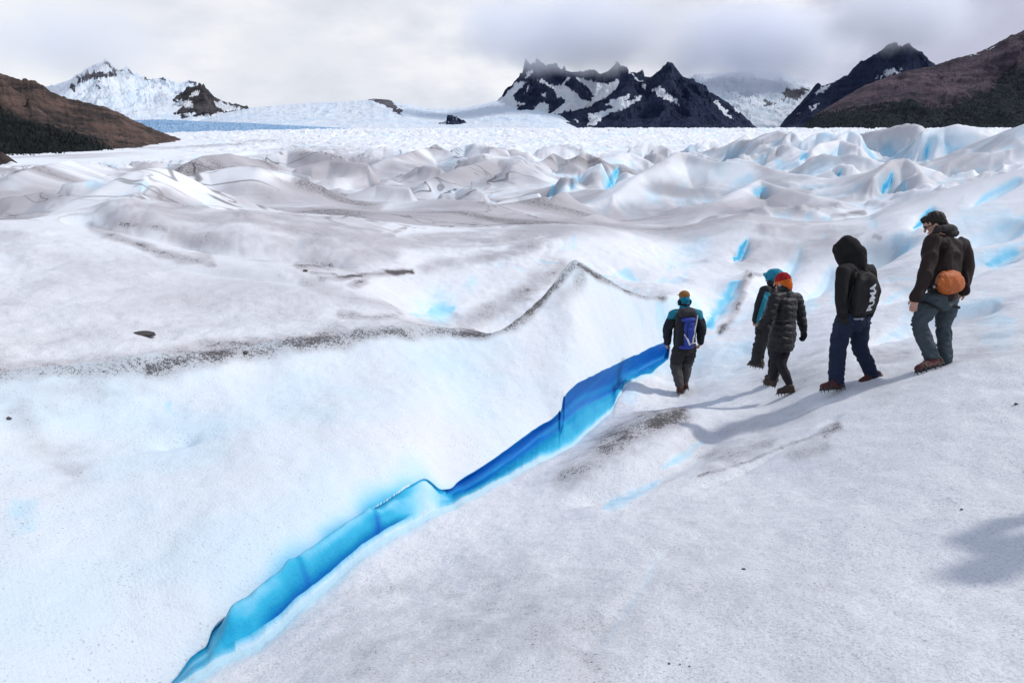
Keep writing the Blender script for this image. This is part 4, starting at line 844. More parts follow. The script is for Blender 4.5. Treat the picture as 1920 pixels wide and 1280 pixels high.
        for x in (.1, .35, .66, .9): c.box(heel+f*L*x-upb*.006, (.040, .008, .004), (sdv, f, upb))
        s.raw('crampon', c, m_steel, b)
        return sdv, upb
    def limbs(s, arms, legs, k=1.0):       # thin limbs of the body under the clothes
        for a in arms: s.body.tube(a, [.050, .043, .030], k=12)
        for l in legs: s.body.tube(l, [.075*k, .055*k, .036*k], k=12)
    def finish(s): s.add('body', s.body, skin_m, .0065, 2)

def fold(p0, ax, f, a): return lambda co: a*np.sin(((co-p0)@ax)*f+2.2*vnoise3(co*9, 3))

# ---------------------------------------------------------------- rear man, orange bag, looking down
A = Person('man with dark hair in brown jacket and grey jeans looking down', (1752,692), (-.72, .69))
c = A.J(1752,424,-.02); hf = nrm((-.78, .34, -.55)); A.head(c, hf, (-.3, .15, 1))
ls, rs = A.J(1748,456,-.13), A.J(1803,462,.13); le, lw = A.J(1739,506,-.20), A.J(1717,562,-.20); re, rw = A.J(1811,503,.16), A.J(1806,548,.10)
lh_, rh_ = A.J(1747,568,-.05), A.J(1776,568,.06); lk, la = A.J(1723,610,-.02), A.J(1744,672,-.06); rk, ra = A.J(1769,618,.06), A.J(1771,680,.03)
A.body.tube([A.J(1774,450,0), A.J(1764,440,-.01), c], [.06, .055, .05]); A.body.loft(A.rg([(1764,565,0,.13,.09), (1768,520,0,.13,.09), (1774,462,0,.15,.09), (1772,450,0,.06,.05)]))
A.limbs([[ls, le, lw], [rs, re, rw]], [[lh_, lk, la], [rh_, rk, ra]]); A.hand(A.body, lw, (-.15, -.05, -1), (.7, .6, 0), .45); A.hand(A.body, rw, (-.5, .2, -.8), (-.6, -.5, 0), .7); A.finish()
h = Sh(); r_, f_, u_ = A.ha; h.ell(c+u_*.040-f_*.018, (.089, .104, .092), A.ha); h.ell(c-f_*.055-u_*.02, (.074, .058, .075), A.ha); h.ell(c+f_*.055+u_*.085, (.060, .05, .035), A.ha)
A.add('hair', h, cloth('dark_hair', (.018, .013, .010), .6, 300, .7), .006, 2, (38, .011, 1, 8))
h = Sh(); 
for q in (-1, 1): h.ell(c+f_*.098+u_*.014+r_*q*.032, (.027, .010, .018), A.ha); h.tube([c+f_*.092+u_*.018+r_*q*.058, c+f_*.03+u_*.016+r_*q*.080, c-f_*.02+u_*.005+r_*q*.080], .0035, k=6)
A.raw('sunglasses', h, NT('dark_lens').out((.006, .006, .008), .12), None, True)
j = Sh(); j.loft(A.rg([(1766,562,0,.165,.125), (1766,545,0,.178,.135), (1770,515,0,.182,.135), (1775,480,0,.195,.13), (1776,464,0,.19,.115), (1775,453,0,.12,.09), (1773,446,0,.07,.065)], (-.62, .78)))
j.tube([ls, .5*(ls+le)+(-.01, 0, 0), le, .5*(le+lw), lw+(0, 0, .0)], [.078, .076, .072, .066, .060]); j.tube([rs, re, rw], [.078, .072, .058])
j.tube([ls+(.03, .03, .0), A.J(1774,462,0), rs+(-.03, -.03, 0)], [.075, .09, .075])
A.add('jacket', j, cloth('brown_softshell', (.026, .017, .015), .7, 40, .3, .15), .009, 3, (8, .019, .55, 11))
h = Sh(); h.tube([A.J(1750,443,-.13), A.J(1758,434,-.15), A.J(1772,431,-.10), A.J(1784,436,.02), A.J(1780,440,.12), A.J(1766,440,.15)], [.03, .042, .05, .055, .05, .035], flat=.8); h.ell(A.J(1777,440,0), (.10, .10, .05)); h.tube([A.J(1770,440,.0), A.J(1766,432,-.02)], [.075, .07])
A.add('hood', h, cloth('hood_fabric', (.022, .018, .018), .75), .008, 3, (13, .010, 1, 12))
pz = Sh(); pz.loft(A.rg([(1762,582,0,.10,.09), (1762,572,0,.15,.118), (1763,558,0,.165,.122), (1765,545,0,.16,.115)]))
pz.tube([lh_, .5*(lh_+lk), lk, .5*(lk+la), la+(0, 0, .02)], [.105, .098, .080, .078, .078]); pz.tube([rh_, .5*(rh_+rk), rk, .5*(rk+ra), ra+(0, 0, -.0)], [.105, .096, .078, .074, .074])
A.add('jeans', pz, cloth('grey_denim', (.052, .068, .078), .85, 60, .35), .009, 3, (11, .013, 1.6, 13))
hr = Sh()
for q, kk in ((lh_, lk), (rh_, rk)):
    d = nrm(kk-q); cc = q+d*.06; u1 = nrm(np.cross(d, (0, 1, .2))); v1 = np.cross(d, u1); hr.tube([cc+.114*(math.cos(a)*u1+math.sin(a)*v1) for a in np.linspace(0, 6.2832, 15)], .016, k=6, sub=1)
A.add('harness', hr, m_strap, .008, 1)
A.boot(A.J(1766,685,-.10), A.J(1718,699,-.13), la, m_boot); A.boot(A.J(1781,691,.02), A.J(1752,699,.16), ra, m_boot)
bg = empty('waist_bag', tuple(A.J(1780,545,-.1))); tag(bg, 'orange waist bag worn on the back of the man in grey jeans', 'bag'); off = A.J(1780,545,-.1)
bk = nrm((.55, -.83, 0)); rx = nrm((.83, .55, 0)); bc = A.J(1779,533,-.15)
h = Sh(); h.ell(bc, (.22, .105, .142), (rx, bk, nrm((-.30, -.2, 1)))); h.ell(bc+rx*.07+bk*.03+(0, 0, -.015), (.12, .085, .105), (rx, bk, UPV)); h.tube([bc-rx*.17+(0, 0, .085), bc+(0, 0, .10), bc+rx*.17+(0, 0, .055)], .03)
me, co_ = h.skin('pouch', off, .007, 3, (11, .012, .7, 21)); link('pouch', me, cloth('orange_nylon', (.42, .105, .022), .6, 50, .25, .3), bg)
h = Sh(); h.tube([bc-rx*.19+bk*-.03, A.J(1748,548,-.16), A.J(1741,545,.0), A.J(1755,540,.18), A.J(1790,540,.20), bc+rx*.2-bk*.06], .018, flat=.5); link('belt', h.raw('belt', off, True), m_strap, bg)
h = Sh(); h.box(A.J(1752,541,-.21), (.020, .008, .013), (rx, bk, UPV)); link('buckle', h.raw('buckle', off), NT('grey_plastic').out((.35, .34, .33), .4), bg)

# ---------------------------------------------------------------- hooded walker, flat backpack
A = Person('person in black hoodie with hood up and dark blue jeans, carrying a flat backpack', (1575,728), (-.80, .60)); H4 = A
c = A.J(1592,474,-.01); hf = nrm((-.86, .35, -.38)); A.head(c, hf, (-.2, .1, 1))
ls, rs = A.J(1579,514,-.15), A.J(1630,512,.14); le, lw = A.J(1578,553,-.17), A.J(1580,594,-.17); re, rw = A.J(1637,553,.16), A.J(1627,592,.10)
lh_, rh_ = A.J(1583,606,-.07), A.J(1614,604,.07); lk, la = A.J(1571,656,-.03), A.J(1567,716,-.04); rk, ra = A.J(1611,654,.07), A.J(1635,704,.06)
A.body.tube([A.J(1600,500,0), c], [.055, .05]); A.body.loft(A.rg([(1598,603,0,.13,.09), (1601,550,0,.13,.09), (1604,510,0,.15,.09), (1602,500,0,.06,.05)]))
A.limbs([[ls, le, lw], [rs, re, rw]], [[lh_, lk, la], [rh_, rk, ra]]); A.hand(A.body, lw, (.28, -.1, -1), (.3, .8, 0), .5); A.hand(A.body, rw, (-.3, .3, -.9), (-.6, -.5, 0), .7); A.finish()
r_, f_, u_ = A.ha; h = Sh(); h.ell(c+u_*.015-f_*.012, (.118, .125, .142), A.ha); h.tube([c+f_*.0+u_*.10, c+f_*.10+u_*.045], [.085, .07]); h.tube([c+f_*.10-r_*.075+u_*.06, c+f_*.125+u_*.095, c+f_*.10+r_*.075+u_*.06], .024)
h.tube([c+f_*.075-u_*.02, c+f_*.05-u_*.10, c-f_*.01-u_*.13], [.092, .10, .11]); h.tube([c-f_*.08-u_*.05, A.J(1606,500,-.02)], [.09, .11])
A.add('hood', h, cloth('black_fleece', (.011, .010, .010), .9, 60, .4), .008, 8, (9, .004, 1, 31))
j = Sh(); j.loft(A.rg([(1600,598,0,.165,.115), (1600,585,0,.18,.13), (1603,550,0,.18,.13), (1605,525,0,.195,.125), (1605,511,0,.185,.11), (1603,503,0,.12,.085), (1601,496,0,.075,.07)], (-.66, .75)))
j.tube([ls, .5*(ls+le), le, .5*(le+lw), lw], [.076, .078, .074, .068, .058]); j.tube([rs, re, rw], [.076, .072, .056]); j.tube([ls+(.02, .02, .0), A.J(1605,508,0), rs+(-.03, -.03, 0)], [.075, .085, .075])
A.add('hoodie', j, cloth('black_hoodie', (.012, .011, .011), .85, 45, .4), .009, 3, (8, .016, .6, 32))
h = Sh(); h.loft(A.rg([(1600,603,0,.155,.112), (1600,594,0,.16,.116)])); mm = NT('striped_shirt'); wv = mm.n('ShaderNodeTexWave', wave_type='BANDS', bands_direction='Z', ins={'Vector': mm.obj(), 'Scale': 14.0}).outputs['Fac']
A.add('shirt', h, mm.out(mm.mix(mm.step(wv, .45, .55), (.10, .13, .25), (.45, .47, .52)), .9), .008, 1)
pz = Sh(); pz.loft(A.rg([(1598,622,0,.10,.09), (1598,612,0,.158,.118), (1599,600,0,.165,.12), (1600,592,0,.15,.105)]))
pz.tube([lh_, .5*(lh_+lk), lk, .5*(lk+la), la+(0, 0, -.02)], [.108, .104, .090, .084, .080]); pz.tube([rh_, .5*(rh_+rk), rk, .5*(rk+ra), ra+(0, 0, -.01)], [.106, .100, .084, .078, .074])
A.add('jeans', pz, cloth('indigo_denim', (.014, .020, .045), .85, 60, .4), .009, 3, (10, .014, 1.5, 33))
gl = Sh(); A.hand(gl, lw, (.28, -.1, -1), (.3, .8, 0), .5, rad=1.22); gl.tube([lw+(0, 0, .05), lw+(0, 0, -.01)], [.043, .036]); A.add('glove', gl, m_strap, .0055, 1)
A.boot(A.J(1580,729,-.05), A.J(1540,732,-.12), la, m_boot); A.boot(A.J(1652,711,.05), A.J(1613,722,.02), ra, m_boot)
# the backpack
bf = nrm((.42, -.91, 0)); bx = nrm((.91, .42, 0)); bu = nrm((-.02, .10, 1)); bu = nrm(bu-bf*np.dot(bu, bf)); bc = A.J(1617,553,-.10); off = bc-(0, 0, .28)
bp = empty('backpack', tuple(off)); tag(bp, 'flat black backpack with white lettering on the back of the hooded walker', 'backpack')
h = Sh(); h.loft([(bc+bu*z+bf*b_, w_, d_, bx, bf) for z, w_, d_, b_ in ((-.245, .11, .03, .0), (-.23, .15, .055, .02), (-.1, .165, .075, .035), (.05, .16, .07, .03), (.16, .145, .05, .015), (.215, .10, .03, 0), (.235, .05, .015, 0))], 24, 3)
me, co_ = h.skin('sack', off, .007, 2, (8, .007, .7, 41)); link('sack', me, cloth('charcoal_nylon', (.020, .018, .018), .7, 40, .3), bp)
for q in (-1, 1): h = Sh(); h.tube([bc+bu*.20+bx*q*.08+bf*.02, A.J(1605 if q > 0 else 1592,497,-.05*(1-q)), A.J(1598 if q > 0 else 1581,508,.07*q+.06-.1*(q < 0))], .013, flat=.6); link('strap', h.raw('strap', off, True), m_strap, bp)
h = Sh(); h.tube([bc-bu*.22+bx*.15, bc-bu*.27+bx*.17+bf*.02, bc-bu*.36+bx*.175+bf*.02], .006, k=6); link('cord', h.raw('cord', off, True), m_strap, bp)
h = Sh(); h.tube([bc-bu*.22-bx*.15, bc-bu*.1-bx*.2, bc+bu*.1-bx*.17], .009, k=6); link('cord', h.raw('cord', off, True), m_strap, bp)
tcv = bpy.data.curves.new('lettering', 'FONT'); tcv.body = 'PUMA'; tcv.size = .118; tcv.shear = .0; tcv.align_x = 'CENTER'; tcv.align_y = 'CENTER'; tcv.extrude = .0015; tcv.offset = .0045; tcv.space_character = .93
to = bpy.data.objects.new('tmp', tcv); COL.objects.link(to); dg = bpy.context.evaluated_depsgraph_get(); tm = bpy.data.meshes.new_from_object(to.evaluated_get(dg)); bpy.data.objects.remove(to)
PLACE = (bc+bx*.035+bu*-.04, bu, -bx, bf)
n = len(tm.vertices); co = np.empty(n*3, np.float32); tm.vertices.foreach_get('co', co); co = co.reshape(-1, 3)
from mathutils.bvhtree import BVHTree
bvh = BVHTree.FromPolygons([v.co[:] for v in me.vertices], [p.vertices[:] for p in me.polygons])
new = []
xs = 0.30/max(1e-6, co[:, 0].max()-co[:, 0].min())
for p in co:
    w3 = PLACE[0]+PLACE[1]*p[0]*xs+PLACE[2]*(p[1]*1.05+p[0]*.0)-off
    hp = bvh.ray_cast(Vector(w3+bf*.3), Vector(-bf)); q = np.array(hp[0]) if hp[0] else w3+bf*.1
    new.append(q+bf*(.004+p[2]))
tm.vertices.foreach_set('co', np.array(new, np.float32).ravel()); tm.update(); tm.name = 'lettering'
link('lettering', tm, NT('white_print').out((.78, .80, .80), .6), bp)

# ---------------------------------------------------------------- woman in the quilted coat
A = Person('person in long shiny black quilted coat and red and orange beanie', (1474,740), (-.62, .78))
c = A.J(1467,533,0); hf = nrm((-.70, .70, -.18)); A.head(c, hf, (-.05, .05, 1), .95)
ls, rs = A.J(1452,562,-.10), A.J(1494,563,.10); le, lw = A.J(1442,593,-.12), A.J(1427,614,-.06); re, rw = A.J(1500,592,.12), A.J(1506,621,.10)
lh_, rh_ = A.J(1458,642,-.05), A.J(1473,642,.06); lk, la = A.J(1453,684,.03), A.J(1449,712,.05); rk, ra = A.J(1465,686,-.05), A.J(1479,721,-.07)
A.body.tube([A.J(1470,552,0), c], [.05, .045]); A.body.loft(A.rg([(1465,645,0,.12,.09), (1470,600,0,.10,.08), (1473,562,0,.13,.08), (1471,552,0,.05,.045)]))
A.limbs([[ls, le, lw], [rs, re, rw]], [[lh_, lk, la], [rh_, rk, ra]], .66); A.hand(A.body, lw, (-.3, .1, -.9), (.7, .5, 0), .6); A.hand(A.body, rw, (.15, .0, -1), (-.6, -.3, 0), .7); A.finish()
r_, f_, u_ = A.ha; h = Sh(); h.ell(c+u_*.035-f_*.008, (.092, .108, .098), A.ha); h.ell(c+u_*.085-f_*.01, (.07, .08, .05), A.ha); h.tube([c-f_*.05-u_*.02, c-f_*.055-u_*.05], [.075, .07])
mb = A.add('beanie', h, cloth('red_wool', (.30, .012, .016), .95, 120, .5, panel=(.72, .15, .02)), .007, 2, (30, .003, 1, 51), panel=lambda co: ((co-c)@u_ < .032-.35*((co-c)@f_)*.6).astype(float)*(((co-c)@r_) < .055))
j = Sh(); j.loft(A.rg([(1463,657,0,.168,.145), (1464,650,0,.172,.15), (1467,630,0,.172,.15), (1470,612,0,.155,.13), (1471,602,0,.135,.11), (1472,594,0,.145,.115), (1473,577,0,.16,.125), (1473,563,0,.155,.11), (1472,555,0,.11,.085)], (-.55, .83)))
j.tube([A.J(1471,553,0), A.J(1469,542,0)], [.092, .086]); j.tube([ls, .5*(ls+le), le, .5*(le+lw), lw], [.073, .074, .069, .062, .05]); j.tube([rs, .5*(rs+re), re, .5*(re+rw), rw], [.073, .073, .067, .06, .048]); j.tube([ls+(.03, .02, 0), A.J(1472,559,0), rs+(-.03, -.02, 0)], [.07, .08, .07])
A.add('coat', j, cloth('black_nylon_down', (.013, .011, .013), .52, 60, .3, .32), .008, 3, (12, .008, 1.4, 52), fn=lambda co: .011*(np.abs(np.sin((co[:, 2]+.15*co[:, 0]+.012*vnoise3(co*10, 9))*math.pi/.078))**.55-.6))
h = Sh(); bw_ = A.rg([(1471,600,0,.15,.124)], (-.55, .83))[0]; h.tube([bw_[0]+bw_[1]*math.cos(a)*bw_[3]+bw_[2]*math.sin(a)*bw_[4] for a in np.linspace(0, 6.2832, 25)], .016, k=8, sub=1, flat=.7); A.add('belt', h, cloth('belt_fabric', (.03, .025, .028), .5), .007, 1)
lg = Sh(); lg.tube([lh_, .5*(lh_+lk), lk, .5*(lk+la), la], [.080, .074, .058, .056, .046]); lg.tube([rh_, .5*(rh_+rk), rk, .5*(rk+ra), ra], [.082, .077, .060, .058, .046]); lg.ell(.5*(lh_+rh_)+(0, 0, .04), (.13, .11, .1))
A.add('leggings', lg, cloth('black_leggings', (.016, .013, .017), .75, 60, .3), .008, 3, (14, .004, 1.5, 53))
for w_, d_, p_, q in ((lw, (-.3, .1, -.9), (.7, .5, 0), .6), (rw, (.15, .0, -1), (-.6, -.3, 0), .7)):
    gl = Sh(); A.hand(gl, w_, d_, p_, q, rad=1.3); gl.tube([w_-nrm(d_)*.05, w_], [.052, .042]); A.add('glove', gl, m_strap, .006, 1)
A.boot(A.J(1455,724,.10), A.J(1432,717,.16), la, m_bootb, shaft=.056); A.boot(A.J(1490,737,-.10), A.J(1457,740,-.02), ra, m_bootb, shaft=.058)

# ---------------------------------------------------------------- walker behind her, teal helmet hood
A = Person('person in black and teal jacket with teal hood, half hidden behind the quilted coat', (1450,722), (-.55, .83)); 
c = A.J(1451,524,0); hf = nrm((-.75, .6, -.25)); A.head(c, hf)
ls, rs = A.J(1434,548,-.13), A.J(1468,549,.14); le, lw = A.J(1424,578,-.16), A.J(1416,603,-.14); re, rw = A.J(1473,585,.16), A.J(1468,615,.16)
lh_, rh_ = A.J(1437,620,-.05), A.J(1455,620,.08); lk, la = A.J(1424,650,-.02), A.J(1419,679,.03); rk, ra = A.J(1452,668,.06), A.J(1450,706,.05)
A.body.tube([A.J(1452,543,0), c], [.055, .05]); A.body.loft(A.rg([(1446,620,0,.13,.09), (1449,580,0,.13,.09), (1451,550,0,.14,.09), (1451,541,0,.06,.05)]))
A.limbs([[ls, le, lw], [rs, re, rw]], [[lh_, lk, la], [rh_, rk, ra]]); A.hand(A.body, lw, (.35, -.1, -.9), (.6, .6, 0), .55); A.hand(A.body, rw, (-.1, .2, -1), (-.6, -.5, 0), .6); A.finish()
r_, f_, u_ = A.ha; h = Sh(); h.ell(c+u_*.022-f_*.01, (.112, .130, .118), A.ha); h.tube([c-f_*.05-u_*.05, c-f_*.03-u_*.11], [.085, .08]); h.tube([c+f_*.08-r_*.08+u_*.05, c+f_*.12+u_*.07, c+f_*.08+r_*.08+u_*.05], .022)
A.add('hood', h, cloth('teal_shell', (.012, .22, .31), .65, 50, .3), .007, 3, (10, .006, 1, 61))
h = Sh(); h.tube([A.J(1442,533,-.06), A.J(1452,537,-.13), A.J(1462,536,.0), A.J(1452,535,.1), A.J(1442,533,-.06)], .036); h.ell(A.J(1452,536,0), (.09, .09, .05)); A.add('collar', h, m_strap, .008, 2, (14, .006, 1, 62))
j = Sh(); j.loft(A.rg([(1446,620,0,.16,.12), (1447,606,0,.168,.125), (1450,580,0,.17,.125), (1451,560,0,.18,.12), (1451,550,0,.17,.10), (1451,541,0,.08,.07)]))
j.tube([ls, .5*(ls+le), le, .5*(le+lw), lw], [.078, .076, .070, .062, .052]); j.tube([rs, re, rw], [.075, .068, .052]); j.tube([ls+(.02, .02, 0), A.J(1451,547,0), rs+(-.02, -.02, 0)], [.07, .08, .07])
ax_ = nrm(lw-ls); sx_ = nrm(np.cross(ax_, (0, 1, 0)))
def pan(co):
    d = co-ls; t_ = d@ax_; q = d-np.outer(t_, ax_); side_ = q@np.array((.86, -.5, .0)); rr = np.linalg.norm(q, axis=1)
    return ((rr < .12) & (t_ > .02) & (side_ > .022)).astype(float)+((co[:, 2] < A.J(1447,606)[2]) & (side_ > -.02) & (rr < .2))
A.add('jacket', j, cloth('black_shell', (.013, .014, .016), .7, 50, .3, panel=(.012, .24, .33)), .009, 3, (9, .011, .7, 63), panel=pan)
pz = Sh(); pz.loft(A.rg([(1446,632,0,.10,.09), (1446,622,0,.155,.115), (1447,608,0,.15,.11)]))
pz.tube([lh_, .5*(lh_+lk), lk, .5*(lk+la), la], [.105, .100, .088, .086, .080]); pz.tube([rh_, .5*(rh_+rk), rk, .5*(rk+ra), ra+(0, 0, .02)], [.102, .096, .085, .08, .075])
A.add('trousers', pz, cloth('dark_grey_shell', (.028, .027, .028), .8, 50, .35), .009, 3, (10, .014, 1.4, 64))
A.boot(A.J(1429,690,-.06), A.J(1404,685,.10), la, m_bootb); A.boot(A.J(1456,714,.02), A.J(1436,712,.18), ra, m_bootb)

# ---------------------------------------------------------------- leading walker with the blue backpack
A = Person('person with brown cap and teal neck cover walking ahead beside the blue crevasse', (1277,740), (-.15, .99))
c = A.J(1283,562,0); hf = nrm((-.12, .97, -.22)); A.head(c, hf)
ls, rs = A.J(1262,592,-.02), A.J(1308,592,.0); le, lw = A.J(1252,618,-.03), A.J(1251,644,.06); re, rw = A.J(1315,618,-.02), A.J(1313,643,.08)
lh_, rh_ = A.J(1272,660,-.02), A.J(1293,659,.02); lk, la = A.J(1267,688,.03), A.J(1274,724,-.05); rk, ra = A.J(1288,687,.10), A.J(1283,719,.12)
A.body.tube([A.J(1284,582,.02), c], [.055, .05]); A.body.loft(A.rg([(1282,660,0,.13,.09), (1283,625,0,.13,.09), (1285,592,.02,.15,.09), (1284,581,.02,.06,.05)]))
A.limbs([[ls, le, lw], [rs, re, rw]], [[lh_, lk, la], [rh_, rk, ra]]); A.hand(A.body, lw, (.05, .3, -1), (.8, .2, 0), .9); A.hand(A.body, rw, (-.1, .3, -1), (-.8, .2, 0), .9); A.finish()
r_, f_, u_ = A.ha; h = Sh(); h.ell(c+u_*.055-f_*.0, (.090, .107, .078), A.ha); h.box(c+u_*.055+f_*.13, (.06, .05, .006), A.ha)
A.add('cap', h, cloth('ochre_cap', (.25, .11, .03), .9, 80, .4), .007, 2)
h = Sh(); h.ell(c-u_*.02-f_*.012, (.088, .100, .085), A.ha); h.tube([c-u_*.05-f_*.01, c-u_*.13-f_*.01], [.082, .085]); A.add('neck_cover', h, cloth('teal_fleece', (.010, .20, .30), .9, 80, .3), .007, 2, (14, .006, 1, 71))
h = Sh()
for q in (-1, 1): h.ell(c+r_*q*.088-u_*.055-f_*.01, (.030, .05, .045), A.ha)
h.tube([c+r_*.09-u_*.09, c-f_*.09-u_*.105, c-r_*.09-u_*.09], .024); A.add('scarf', h, m_strap, .007, 2)
j = Sh(); j.loft(A.rg([(1282,655,.0,.165,.12), (1282,640,0,.172,.125), (1284,618,0,.18,.125), (1285,602,0,.195,.12), (1285,592,0,.185,.10), (1284,584,0,.11,.08), (1284,578,0,.08,.07)]))
j.tube([ls, .5*(ls+le), le, .5*(le+lw), lw], [.085, .084, .080, .072, .06]); j.tube([rs, .5*(rs+re), re, .5*(re+rw), rw], [.085, .084, .080, .072, .06]); j.tube([ls, A.J(1285,588,0), rs], [.085, .09, .085])
zsh = A.J(1262,597)[2]; A.add('jacket', j, cloth('navy_black_shell', (.012, .015, .020), .75, 50, .35, panel=(.012, .22, .30)), .009, 3, (9, .012, .8, 72), panel=lambda co: (co[:, 2] > zsh+.02*vnoise3(co*12, 4)).astype(float))
zk = A.J(1267,688)[2]; pz = Sh(); pz.loft(A.rg([(1282,668,0,.10,.09), (1282,660,0,.16,.12), (1282,648,0,.16,.115)]))
pz.tube([lh_, .5*(lh_+lk), lk, .5*(lk+la), la+(0, 0, .0)], [.112, .108, .092, .082, .066]); pz.tube([rh_, .5*(rh_+rk), rk, .5*(rk+ra), ra], [.110, .105, .088, .078, .062])
A.add('trousers', pz, cloth('charcoal_overtrousers', (.030, .029, .030), .85, 50, .4, panel=(.082, .074, .070)), .009, 3, (11, .013, 1.6, 73), panel=lambda co: (co[:, 2] < zk+.03+.02*vnoise3(co*10, 5)).astype(float))
A.boot(A.J(1276,738,-.13), A.J(1272,743,.13)*1.0 if False else A.J(1274,733,.14), la, m_boot); A.boot(A.J(1286,731,.03), A.J(1284,727,.29), ra, m_boot)
off = A.J(1283,650,-.2); bf = nrm((.13, -.97, .10)); bx = nrm((.99, .13, 0)); bu = nrm(np.cross(bx, bf)); bu = bu*np.sign(bu[2]); bc = A.J(1285,618,-.20)
bp = empty('backpack', tuple(off)); tag(bp, 'blue and black mountaineering backpack on the back of the leading walker', 'backpack')
h = Sh(); h.loft([(bc+bu*z, w_, d_, bx, bf) for z, w_, d_ in ((-.33, .12, .07), (-.30, .155, .10), (-.1, .165, .115), (.15, .16, .105), (.24, .155, .09), (.29, .12, .06))], 22, 3)
me, co_ = h.skin('sack', off, .008, 2, (9, .010, .8, 81)); link('sack', me, cloth('black_pack', (.016, .015, .018), .75), bp)
h = Sh(); h.loft([(bc+bu*z+bf*.03, w_, d_, bx, bf) for z, w_, d_ in ((.19, .13, .09), (.23, .15, .11), (.29, .145, .10), (.335, .10, .06))], 22, 2.8); me, co_ = h.skin('lid', off, .008, 2, (9, .008, 1, 82)); link('lid', me, cloth('black_lid', (.03, .028, .032), .7), bp)
mbl = cloth('blue_nylon', (.030, .055, .30), .6, 50, .35)
h = Sh(); h.loft([(bc+bu*z+bf*(.10)+bx*.02, w_, d_, bx, bf) for z, w_, d_ in ((-.27, .075, .03), (-.2, .085, .05), (0, .09, .055), (.10, .085, .04), (.13, .06, .02))], 18, 2.6); me, co_ = h.skin('pocket', off, .007, 2, (10, .010, 1, 83)); link('pocket', me, mbl, bp)
h = Sh(); h.ell(bc+bu*.16+bf*.11, (.125, .045, .042), (bx, bf, bu)); me, co_ = h.skin('panel', off, .007, 2, (10, .006, 1, 84)); link('panel', me, mbl, bp)
h = Sh(); h.ell(bc-bu*.285+bf*.05, (.135, .09, .05), (bx, bf, bu)); me, co_ = h.skin('panel', off, .007, 2, (10, .006, 1, 84)); link('panel', me, mbl, bp)
for q in (-1, 1): h = Sh(); h.tube([bc+bu*.25+bx*q*.08-bf*.05, A.J(1284+q*13,586,.02), A.J(1284+q*14,592,.14)], .02, flat=.6); link('strap', h.raw('strap', off, True), m_strap, bp)
h = Sh(); h.tube([bc-bx*.02+bf*.16+bu*.10, bc-bx*.03+bf*.165-bu*.05, bc-bx*.02+bf*.14-bu*.2], .006, k=6); link('strap', h.raw('strap', off, True), m_strap, bp)
h = Sh(); h.tube([bc+bx*.165-bu*.2+bf*.02, bc+bx*.18-bu*.36, bc+bx*.185-bu*.48], .012, k=6, flat=.5)
link('strap', h.raw('strap', off, True), m_strap, bp)
ia = empty('ice_axe', tuple(off)); tag(ia, 'pale metal ice axe strapped to the blue backpack', 'ice axe')
mal = NT('pale_alloy').out((.72, .70, .68), .35, Metallic=.3)
h = Sh(); h.tube([bc+bx*.115+bf*.125+bu*.05, bc+bx*.075+bf*.14-bu*.20], .013, k=8, flat=.6); h.tube([bc+bx*.15+bf*.11+bu*.22, bc+bx*.125+bf*.12+bu*.06], .010, k=8); link('shaft', h.raw('shaft', off, True), mal, ia)
h = Sh(); h.tube([bc-bx*.07+bf*.145-bu*.07, bc-bx*.02+bf*.155-bu*.15, bc+bx*.02+bf*.15-bu*.24], [.008, .014, .012], k=8, flat=.5); h.tube([bc+bx*.04+bf*.145-bu*.225, bc+bx*.15+bf*.11-bu*.215], .010, k=8, flat=.5); link('pick', h.raw('pick', off, True), mal, ia)
tp = empty('trekking_pole', tuple(lw)); tag(tp, 'dark folded trekking pole in the left hand of the leading walker', 'pole')
h = Sh(); h.tube([lw+(.02, .05, -.05), lw+(.03, .03, -.17)], .014, k=8); link('grip', h.raw('grip', lw, True), m_strap, tp)
h = Sh(); h.tube([lw+(.022, .05, -.04), lw+(-.0, .16, .10), lw+(-.02, .26, .22)], .008, k=8); link('shaft', h.raw('shaft', lw, True), m_steel, tp)

# ---------------------------------------------------------------- another walker outside the picture, whose shadow falls on the ice at lower right
def copy_tree(o, parent=None):
    q = o.copy(); COL.objects.link(q); q.parent = parent
    for ch in list(o.children): copy_tree(ch, q)
    return q
gp = hit(1915, 1100); sv = np.array(sd); hgt = 1.62
px_ = gp[0]+sv[0]/sv[2]*hgt; py_ = gp[1]+sv[1]/sv[2]*hgt
for _ in range(6):
    gz = ground_z(px_, py_); k_ = (gz+1.55-gp[2])/sv[2]; px_, py_ = gp[0]+sv[0]*k_+.35, gp[1]+sv[1]*k_
q = copy_tree(H4.o); q.location = (px_, py_, ground_z(px_, py_)); q.rotation_euler = (0, 0, math.radians(75)); q['label'] = 'person in dark hooded clothes standing on the ice just past the right edge'

for o in COL.objects:      # the spikes carry them a little above the ice
    if not o.parent and o.get('category') in ('person', 'bag', 'backpack', 'ice axe', 'pole'): o.location.z += .022
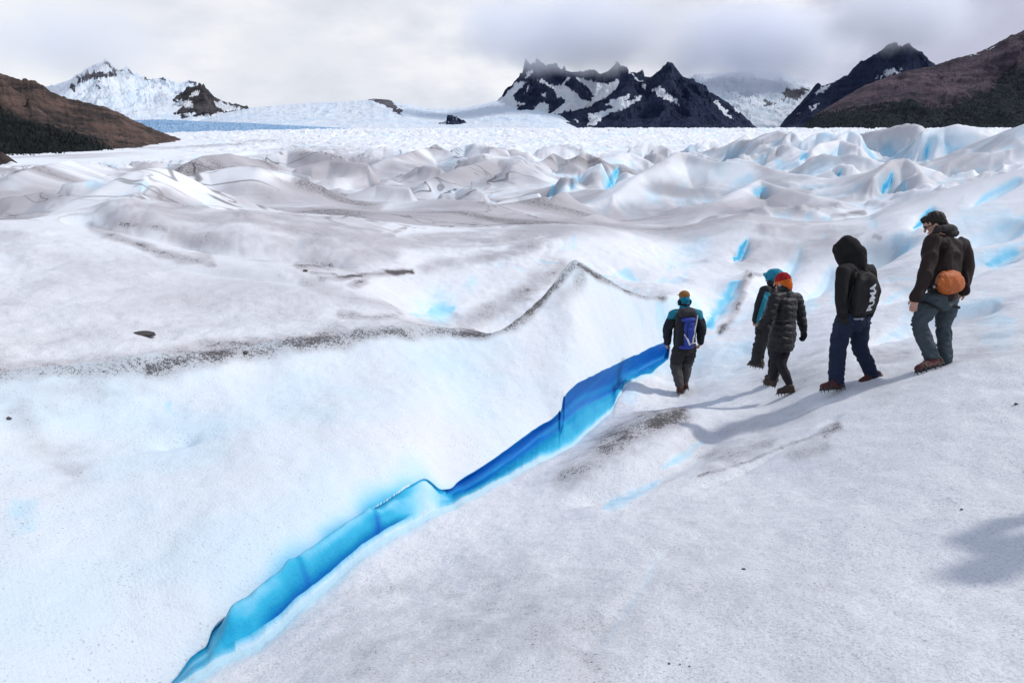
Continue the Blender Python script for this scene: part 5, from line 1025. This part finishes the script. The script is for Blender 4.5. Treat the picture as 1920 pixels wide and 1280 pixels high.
# ================================================================== STONES
def stone(name, u, v, size, label, seed, col=(.045, .038, .034), fl=.4, rot=0, group=None, sink=.2, cat='stone'):
    p = hit(u, v); bm = bmesh.new(); bmesh.ops.create_icosphere(bm, subdivisions=3, radius=1.0); rs = np.random.RandomState(seed)
    co = np.array([x.co[:] for x in bm.verts]); d = 1+.35*vnoise3(co*1.3+seed*7.1, seed)+.16*vnoise3(co*3.1+seed, seed+2); pl = [nrm(rs.normal(size=3)) for _ in range(7)]
    co = co*d[:, None]
    for n_ in pl: e = co@n_-.72; co = co-np.outer(np.clip(e, 0, 9)*.85, n_)
    co = co*np.array(size); ca, sa = math.cos(rot), math.sin(rot); co = co@np.array(((ca, sa, 0), (-sa, ca, 0), (0, 0, 1)))
    for x, y in zip(bm.verts, co): x.co = y
    me = bpy.data.meshes.new(name); bm.to_mesh(me); bm.free(); o = link(name, me, None); me.materials.append(stone_m)
    o.location = (p[0], p[1], p[2]+size[2]*(1-2*sink)*.5); tag(o, label, cat, group); return o
stn = NT('grey_stone'); stone_m = stn.out(stn.ramp(stn.noise(28, 5, .65), [(.3, (.030, .026, .024)), (.7, (.115, .098, .088))]), .85, stn.bump(stn.noise(60, 4, .6), .6, .01))
stone('rock', 268, 629, (.175, .075, .034), 'long flat brown rock half sunk in the dirty ice on the left plateau', 3, rot=.15, cat='rock')
for i, (u, v, r, lab) in enumerate([(1395,1068,.010,'tiny black pebble alone on the clean foreground ice'), (460,663,.030,'small black stone in the dirt band above the ice wall'), (18,787,.022,'small dark stone on the ice wall by the left edge'),
        (1905,758,.014,'tiny dark pebble on the mound behind the rearmost walker'), (1255,1246,.005,'dark pebble at the left end of the grit line low in front'), (1293,1250,.004,'dark pebble at the right end of the grit line low in front'),
        (1275,1247,.004,'smaller pebble in the middle of the grit line low in front'), (573,509,.045,'dark flat stone at the edge of the left plateau'), (1803,956,.009,'tiny dark pebble low on the right near the soft shadow')]):
    stone('pebble', u, v, (r*1.3, r, r*.7), lab, 20+i, rot=i*1.3, group='pebbles on the ice')
